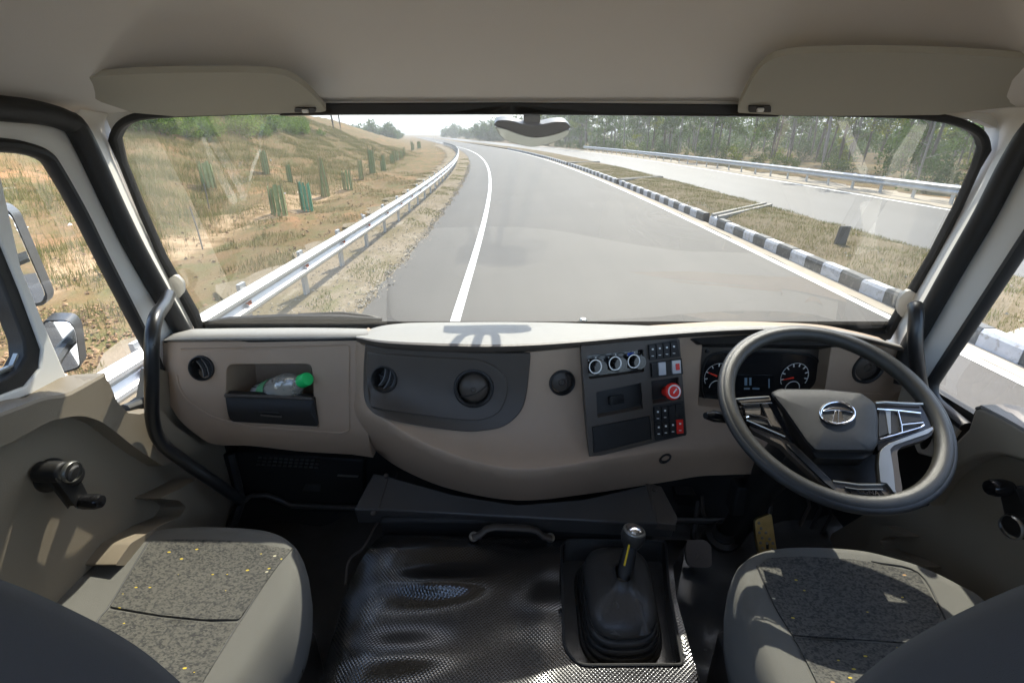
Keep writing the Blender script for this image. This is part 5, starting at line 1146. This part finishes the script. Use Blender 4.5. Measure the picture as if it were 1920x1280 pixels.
# ================================================================ vegetation
def leafmat(name, col, tr=.35, var=.3):
    m = bpy.data.materials.new(name); m.use_nodes = True; n = m.node_tree; L = n.links; n.nodes.clear(); out = n.nodes.new('ShaderNodeOutputMaterial')
    tc = n.nodes.new('ShaderNodeTexCoord'); nz = n.nodes.new('ShaderNodeTexNoise'); nz.inputs['Scale'].default_value = 1.3; nz.inputs['Detail'].default_value = 6; L.new(tc.outputs['Object'], nz.inputs[0])
    mx = n.nodes.new('ShaderNodeMix'); mx.data_type = 'RGBA'; mx.inputs[6].default_value = (*[c*(1-var*1.6) for c in col], 1); mx.inputs[7].default_value = (*[c*(1+var*1.6) for c in col], 1); L.new(nz.outputs[0], mx.inputs[0])
    d = n.nodes.new('ShaderNodeBsdfDiffuse'); t = n.nodes.new('ShaderNodeBsdfTranslucent'); L.new(mx.outputs[2], d.inputs[0]); L.new(mx.outputs[2], t.inputs[0])
    ms = n.nodes.new('ShaderNodeMixShader'); ms.inputs[0].default_value = tr; L.new(d.outputs[0], ms.inputs[1]); L.new(t.outputs[0], ms.inputs[2]); L.new(ms.outputs[0], out.inputs[0]); return m
m_leaf = leafmat('tree_leaves', (.085, .14, .035)); m_leaf2 = leafmat('yellow_green_leaves', (.20, .24, .04), .5); m_leaf3 = leafmat('grey_green_leaves', (.10, .15, .055))
m_bush = leafmat('bright_shrub_leaves', (.12, .19, .03), .45); m_dry = leafmat('dry_grass', (.20, .175, .075), .3, .25); m_drygreen = leafmat('olive_grass', (.15, .165, .05), .3, .25)
m_bark = M('eucalyptus_bark', (.14, .12, .10), .9, bump=.5, scale=8, var=.25, vscale=2); m_bark2 = M('pale_bark', (.25, .225, .195), .9, bump=.4, scale=8, var=.2, vscale=2)
def quads(cent, size, nrm=None, aspect=1.6):
    """leaf faces scattered about the given centres"""
    N = len(cent); a = rng.normal(size=(N, 3)); a /= np.linalg.norm(a, axis=1)[:, None]; b = np.cross(a, rng.normal(size=(N, 3))); b /= np.linalg.norm(b, axis=1)[:, None]
    sz = (np.ones(N)*size if np.ndim(size) == 0 else size)[:, None]*rng.uniform(.6, 1.3, (N, 1))
    V = np.stack([cent-a*sz*aspect*.5, cent+b*sz*.35, cent+a*sz*aspect*.5, cent-b*sz*.35], 1).reshape(-1, 3)
    return V
def leafmesh(name, V, mat):
    N = len(V)//4; me = bpy.data.meshes.new(name); me.vertices.add(len(V)); me.vertices.foreach_set('co', V.astype(np.float32).ravel())
    me.loops.add(len(V)); me.loops.foreach_set('vertex_index', np.arange(len(V), dtype=np.int32)); me.polygons.add(N); me.polygons.foreach_set('loop_start', np.arange(0, len(V), 4, dtype=np.int32))
    me.update(calc_edges=True); me.validate(); me.materials.append(mat); return me
def clump(n, c, r, cnt, sq=(1, 1, 1)):
    """n leaf centres gathered in cnt smaller clumps inside an ellipsoid"""
    out = []
    k = rng.normal(size=(cnt, 3)); k /= np.linalg.norm(k, axis=1)[:, None]; k *= rng.uniform(.2, 1, (cnt, 1))**.5
    for q in k: out.append(q*r*np.array(sq)+rng.normal(size=(n//cnt, 3))*r*.20)
    return np.concatenate(out)+np.array(c)
# --- tree kinds of the wood: tall slender trunks with high and low foliage
kinds = []
for i in range(7):
    hgt = rng.uniform(9, 13); lean = rng.uniform(-.5, .5, 2); m = MB(); r0 = rng.uniform(.08, .16)
    path = [(lean[0]*(z/hgt)**1.5+.08*math.sin(z*.9+i), lean[1]*(z/hgt)**1.5, z) for z in np.linspace(-.3, hgt, 12)]
    m.tube(path, [r0*(1-.75*k/11) for k in range(12)], n=7, cap=False); cents = []
    for b in range(int(rng.integers(7, 11))):
        z = rng.uniform(2.0, hgt*.95); a = rng.uniform(0, 6.28); l = rng.uniform(.8, 2.2)*(1.15-.5*z/hgt); p0 = np.array([np.interp(z, [p[2] for p in path], [p[k] for p in path]) for k in range(2)]+[z])
        p1 = p0+np.array([math.cos(a)*l*.6, math.sin(a)*l*.6, l*.25]); p2 = p0+np.array([math.cos(a)*l, math.sin(a)*l, l*.45+.2*(rng.random()-.5)])
        m.tube([p0, p1, p2], [r0*.32, r0*.2, r0*.06], n=5, cap=False); cents.append((p2, rng.uniform(.5, 1.0)))
    cents.append((np.array(path[-1]), 1.1))
    to = m.build('trunk', m_bark if i % 3 else m_bark2, angle=70); tm = to.data; bpy.data.objects.remove(to)
    V = np.concatenate([quads(clump(190, c, r, 6, (1, 1, .75)), .15) for c, r in cents])
    kinds.append((tm, leafmesh('crown', V, [m_leaf, m_leaf3, m_leaf, m_leaf3, m_leaf2, m_leaf, m_leaf3][i])))
tl = ['slender dark trunk tree with high grey green crown in the wood behind the far rail', 'pale barked thin tree among the wood behind the far rail']
def put(kind, loc, lab, cat, group, rz, sc_, parts=('trunk', 'crown'), name='tree'):
    o = thing(name, lab, cat, loc, group); o.rotation_euler = (0, 0, rz); o.scale = (sc_,)*3
    for nm, me in zip(parts, kind):
        if me is None: continue
        c = bpy.data.objects.new(nm, me); COL.objects.link(c); c.parent = o
    return o
nT = 0
while nT < 210:
    s = rng.uniform(4, 150); t = 20.5+rng.uniform(0, 1)**1.4*34
    if t/(s+1e-3) > 2.4: continue
    k = int(rng.integers(0, 7)); pale = k % 3 == 0
    put(kinds[k], RP(t, s, gz(t, s)-.05), tl[1 if pale else 0], 'tree', 'pale barked trees in the wood' if pale else 'dark trees in the wood', rng.uniform(0, 6.28), rng.uniform(.75, 1.2)); nT += 1
# --- undergrowth
def bushkind(r, n, mat, cnt=9, leaf=.10, sq=(1, 1, .8)):
    m = MB()
    for q in range(5):
        a = rng.uniform(0, 6.28); m.tube([(0, 0, -.1), (math.cos(a)*r*.3, math.sin(a)*r*.3, r*.5), (math.cos(a)*r*.6, math.sin(a)*r*.6, r*1.1)], [.02, .014, .006], n=5, cap=False)
    so = m.build('stem', m_bark); sm_ = so.data; bpy.data.objects.remove(so)
    return (sm_, leafmesh('foliage', quads(clump(n, (0, 0, r*.8), r, cnt, sq), leaf), mat))
bk = [bushkind(1.0, 900, m_leaf, 12), bushkind(.8, 700, m_leaf2, 9), bushkind(1.3, 1200, m_leaf3, 14, .12), bushkind(.9, 700, m_leaf, 8)]
bl = ['dense dark green shrub in the undergrowth under the trees', 'yellow green shrub catching light under the trees', 'tall grey green shrub in the undergrowth under the trees', 'dense dark green shrub in the undergrowth under the trees']
bg_ = ['dark shrubs under the trees', 'yellow green shrubs under the trees', 'grey green shrubs under the trees', 'dark shrubs under the trees']
for i in range(120):
    s = rng.uniform(3, 140); t = 22.5+rng.uniform(0, 1)**1.3*26
    if t/(s+1e-3) > 2.6: continue
    k = int(rng.choice([0, 0, 1, 2, 2, 3])); put(bk[k], RP(t, s, gz(t, s)-.05), bl[k], 'shrub', bg_[k], rng.uniform(0, 6.28), rng.uniform(.5, 1.35), ('stem', 'foliage'), 'shrub')
# --- the deep wood behind, one mass
C_ = []
for i in range(950):
    s = rng.uniform(2, 190); t = rng.uniform(48, 85); h = rng.uniform(0, 13)*rng.uniform(.4, 1)
    if rng.random() < .35: h = rng.uniform(.3, 2.5)
    p = RP(t, s, h); C_.append(np.array(p)+rng.normal(size=(55, 3))*np.array([1.3, 1.3, .9]))
o = bpy.data.objects.new('far_woodland', leafmesh('far_woodland', quads(np.concatenate(C_), .42), m_leaf3)); COL.objects.link(o); o['kind'] = 'stuff'
# --- bright shrubs and two trunks on the crest of the left bank
bb_ = bushkind(1.1, 1100, m_bush, 12, .13)
for i in range(80):
    s = 28+rng.uniform(0, 34); t = -19.5-rng.uniform(0, 7)
    put(bb_, RP(t, s, gz(t, s)-.1), 'bright green shrub in the row along the top of the left bank', 'shrub', 'bright shrubs on the left bank', rng.uniform(0, 6.28), rng.uniform(.5, 1.2)*1, ('stem', 'foliage'), 'shrub')
dk = bushkind(1.5, 1500, m_leaf3, 14, .16)
for i in range(14):
    s = 26+rng.uniform(0, 40); t = -28-rng.uniform(0, 8)
    put(dk, RP(t, s, gz(t, s)-.1), 'tall dull green shrub behind the bright ones on the left bank', 'shrub', 'dull shrubs on the left bank', rng.uniform(0, 6.28), rng.uniform(.9, 1.7), ('stem', 'foliage'), 'shrub')
for i, (px, D) in enumerate(((624, 62), (638, 62))):
    r = ray(px, 235); p = O+r*D; t_ = p.x-shift(p.y); p.z = gz(t_, p.y)-.1
    put(kinds[1+i], p, ('left' if i == 0 else 'right')+' one of two thin dark trunks standing on the end of the left bank', 'tree', None, .4*i, 1.0)
# --- far tree line
fk = [bushkind(3.0, 1000, m_leaf3, 14, .55), bushkind(2.6, 900, m_leaf, 12, .5)]
for i in range(150):
    px = rng.uniform(655, 1120); D = rng.uniform(170, 420); r = ray(px, 245); p = O+r*D; t_ = p.x-shift(p.y)
    if -12 < t_ < 20: continue
    p.z = -.3; k = i % 2
    put(fk[k], p, ['hazy grey green tree in the far line beyond the bend', 'hazy dark green tree in the far line beyond the bend'][k], 'tree', ['grey green far trees', 'dark green far trees'][k], rng.uniform(0, 6.28), rng.uniform(.7, 1.7), ('trunk', 'crown'))
hl = MB(); rows = []
for a in np.linspace(-60, 45, 80):
    d = 1400; x = math.sin(rad(a))*d; y = math.cos(rad(a))*d; h = 14+5*math.sin(a*.21+1)+3*math.sin(a*.7)+2*math.sin(a*2.3)+1.2*math.sin(a*7.1)
    rows.append([(x, y, -5), (x*1.02, y*1.02, h*.7), (x*1.06, y*1.06, h), (x*1.2, y*1.2, -5)])
o = hl.quadgrid(rows).build('hills', leafmat('far_wood', (.06, .08, .04), .1)); o['kind'] = 'structure'
# --- tree guards: woven green sleeves on stakes round saplings
m_net = M('green_netting', (.26, .32, .14), .8, var=.25, vscale=9); m_net2 = M('teal_netting', (.12, .34, .20), .7, var=.2, vscale=9); m_stake = M('split_bamboo', (.30, .24, .11), .8, var=.2, vscale=8)
gk = []
for i in range(4):
    w_ = [.28, .22, .20, .17][i]; hh = [1.15, 1.2, 1.9, 1.3][i]; m = MB(); st = MB()
    n_ = 10
    for k in range(n_):
        a = 2*math.pi*k/n_; a2 = 2*math.pi*(k+.58)/n_; tp = hh*rng.uniform(.85, 1.0); tap = .25 if i == 2 else .92
        b0_, b1_ = [Vector((math.cos(q)*w_, math.sin(q)*w_, .02)) for q in (a, a2)]; t0_, t1_ = [Vector((math.cos(q)*w_*tap, math.sin(q)*w_*tap, tp)) for q in (a, a2)]
        m.quadgrid([[b0_, b1_], [b0_.lerp(t0_, .5)*1.03, b1_.lerp(t1_, .5)*1.03], [t0_, t1_]]); m.quadgrid([[b1_*.96, b0_*.96], [t1_*.96, t0_*.96]])
    for k in range(4):
        a = 2*math.pi*(k+.3)/4; st.tube([(math.cos(a)*w_*1.05, math.sin(a)*w_*1.05, -.1), (math.cos(a)*w_*(1.05 if i != 2 else .5), math.sin(a)*w_*(1.05 if i != 2 else .5), hh*1.06)], .018, n=5)
    a_ = m.build('sleeve', m_net2 if i == 1 else m_net, smooth=False); b_2 = st.build('stakes', m_stake)
    gk.append((a_.data, b_2.data)); bpy.data.objects.remove(a_); bpy.data.objects.remove(b_2)
def bank(px, py):
    """where the sight line meets the left bank"""
    r = ray(px, py); prev = None
    for D in np.linspace(4, 160, 900):
        p = O+r*D; t_ = p.x-shift(p.y)
        if p.z <= gz(t_, p.y): return p
    return p
gl_lab = {0: 'wide green woven tree guard', 1: 'teal edged tree guard', 2: 'tall pointed green tree guard', 3: 'slim green tree guard'}
spots = [(525, 404, 0, 'nearest to the rail on the bank', 1), (577, 396, 1, 'beside the wide one on the bank', 1), (611, 368, 2, 'behind the teal one on the bank', 1), (394, 352, 0, 'standing alone far left on the bank', 1), (653, 356, 0, 'in the middle of the bank row', .9), (678, 336, 3, 'just right of the middle of the bank row', 1),
         (500, 326, 3, 'up the slope on the left', 1), (545, 342, 3, 'up the slope behind the teal one', .8), (699, 326, 3, 'tall by the bend of the bank row', 1.4),]
for px, py, k, wh, sc_ in spots:
    p = bank(px, py); put(gk[k], p-Vector((0, 0, .03)), gl_lab[k]+' '+wh, 'tree guard', 'tree guards on the left bank', rng.uniform(0, 6), sc_, ('sleeve', 'stakes'), 'tree_guard')
for i in range(10):
    f_ = i/9; px = 715+70*f_+rng.uniform(-6, 6); py = 322-48*f_**.8+rng.uniform(-3, 6)
    p = bank(px, py); k = int(rng.choice([0, 3, 3])); put(gk[k], p-Vector((0, 0, .03)), 'small green tree guard in the far line toward the bend', 'tree guard', 'far tree guards toward the bend', rng.uniform(0, 6), rng.uniform(.7, 1.2), ('sleeve', 'stakes'), 'tree_guard')
# --- stakes on the bank
for (a, b, lab) in (((381, 470), (356, 388), 'dark leaning stake on the bank near the windscreen pillar'), ((392, 393), (382, 345), 'thin brown stake on the bank behind the leaning one')):
    p = bank(*a); q = O+ray(*b)*((p-O).dot(Vector((0, CP, -SP))))
    o = thing('wooden_stake', lab, 'stake', p); MB().tube([p-Vector((0, 0, .1)), p.lerp(q, .5)+Vector((.02, 0, 0)), q], .022, n=6).build('stake_rod', m_bark, o)
# --- dry grass: blades over the bank and the median, nobody could count them
def blades(N, fn, h, wd, mat, name, bend=.5):
    pts = []
    while len(pts) < N:
        p = fn()
        if p is not None: pts.append(p)
    P = np.array(pts); N = len(P); a = rng.uniform(0, 6.28, N); hh = h*rng.uniform(.4, 1.3, N); d = np.stack([np.cos(a), np.sin(a), 0*a], 1); e = np.stack([-np.sin(a), np.cos(a), 0*a], 1)
    b2 = rng.uniform(-bend, bend, N)[:, None]; tip = P+np.stack([0*a, 0*a, hh], 1)+e*hh[:, None]*b2
    wv = wd*rng.uniform(.6, 1.4, N)[:, None]; V = np.stack([P-d*wv, P+d*wv, tip+d*wv*.25, tip-d*wv*.25], 1).reshape(-1, 3)
    o = bpy.data.objects.new(name, leafmesh(name, V, mat)); COL.objects.link(o); o['kind'] = 'stuff'; return o
def bankpt():
    s = 1+79*rng.random()**1.6; t = -8.5-rng.random()**.8*19
    c = math.sin(t*.9+s*.35)+math.sin(s*.8-t*.5+1)+.8*math.sin(t*2.1+s*1.3)
    if c < -.3 and rng.random() < .8: return None
    if t > -10 and rng.random() < .6: return None
    p = RP(t, s, gz(t, s)); cl = rng.normal(size=2)*.15; return (p.x+cl[0], p.y+cl[1], p.z-.03)
blades(150000, bankpt, .30, .006, m_dry, 'dry_grass')
blades(110000, bankpt, .26, .006, m_drygreen, 'olive_grass')
def flatpt():
    s = 3+37*rng.random()**1.5; t = -4.5-rng.random()*6; p = RP(t, s, gz(t, s))
    if math.sin(t*1.7+s)+math.sin(s*1.9-t) < .3: return None
    return (p.x, p.y, p.z-.02)
blades(14000, flatpt, .13, .008, m_dry, 'dry_grass')
def medpt():
    s = 3+40*rng.random()**1.4; t = 6.6+rng.random()*3.5
    if math.sin(t*2.2+s*.9)+math.sin(s*1.7-t) < -.9 and rng.random() < .7: return None
    if abs(s-5.1) < .8: return None
    p = RP(t, s, medz(t, s)); return (p.x, p.y, p.z-.01)
blades(30000, medpt, .07, .005, m_dry, 'dry_grass'); blades(14000, medpt, .08, .005, m_drygreen, 'olive_grass')
def vergept():
    s = 3+60*rng.random()**1.4; t = -3.5+rng.random()*1.0; 
    if math.sin(s*.8)+math.sin(s*2.3+t*3) < .5: return None
    p = RP(t, s, -.03); return (p.x, p.y, p.z)
blades(5000, vergept, .05, .006, m_drygreen, 'olive_grass')
# clods, stones and litter
def bits(N, fn, sz, mat, name):
    V = []; F_ = []
    for i in range(N):
        p = None
        while p is None: p = fn()
        b = len(V); s_ = sz*rng.uniform(.4, 1.5); q = rng.normal(size=(6, 3))*.25; base = np.array([(1, 0, 0), (-1, 0, 0), (0, 1, 0), (0, -1, 0), (0, 0, .7), (0, 0, -.5)])+q
        V += [tuple(np.array(p)+x*s_) for x in base]; F_ += [tuple(b+k for k in f) for f in ((0, 2, 4), (2, 1, 4), (1, 3, 4), (3, 0, 4), (2, 0, 5), (1, 2, 5), (3, 1, 5), (0, 3, 5))]
    m = MB(); m.v = [Vector(v) for v in V]; m.f = F_; o = m.build(name, mat, smooth=False); o['kind'] = 'stuff'; return o
m_clod = M('earth_clods', (.27, .165, .085), .95, var=.25, vscale=3)
def anyl():
    s = 1+40*rng.random()**1.7; t = -4.6-rng.random()*14; p = RP(t, s, gz(t, s)); return (p.x, p.y, p.z+.01)
bits(3500, anyl, .035, m_clod, 'clods')
def nearl():
    s = 1+7*rng.random(); t = -4.4-rng.random()*4; p = RP(t, s, gz(t, s)); return (p.x, p.y, p.z+.01)
bits(4000, nearl, .025, m_clod, 'clods')
def vg():
    s = 3+30*rng.random()**1.5; t = -4.4+rng.random()*1.9; p = RP(t, s, -.03); return (p.x, p.y, p.z)
bits(2500, vg, .018, m_sand, 'gravel')
def edgept():
    s = 3+45*rng.random()**1.5; t = -2.48+rng.normal()*.09+.05*math.sin(s*3); p = RP(t, s, .0); return (p.x, p.y, p.z-.008)
bits(3500, edgept, .022, m_sand, 'gravel')
bits(26, anyl, .07, m_print, 'litter')
bits(900, medpt, .025, m_sand, 'gravel')
# ================================================================ the hazy air
hz = bpy.data.materials.new('haze_air'); hz.use_nodes = True; n = hz.node_tree; n.nodes.clear(); out = n.nodes.new('ShaderNodeOutputMaterial'); pv = n.nodes.new('ShaderNodeVolumePrincipled')
pv.inputs['Color'].default_value = (.93, .95, .97, 1); pv.inputs['Density'].default_value = 0.0010; pv.inputs['Anisotropy'].default_value = .35; n.links.new(pv.outputs[0], out.inputs['Volume'])
o = MB().box((0, 900, 32), (6400, 4400, 80)).build('haze', hz, smooth=False); o['kind'] = 'stuff'
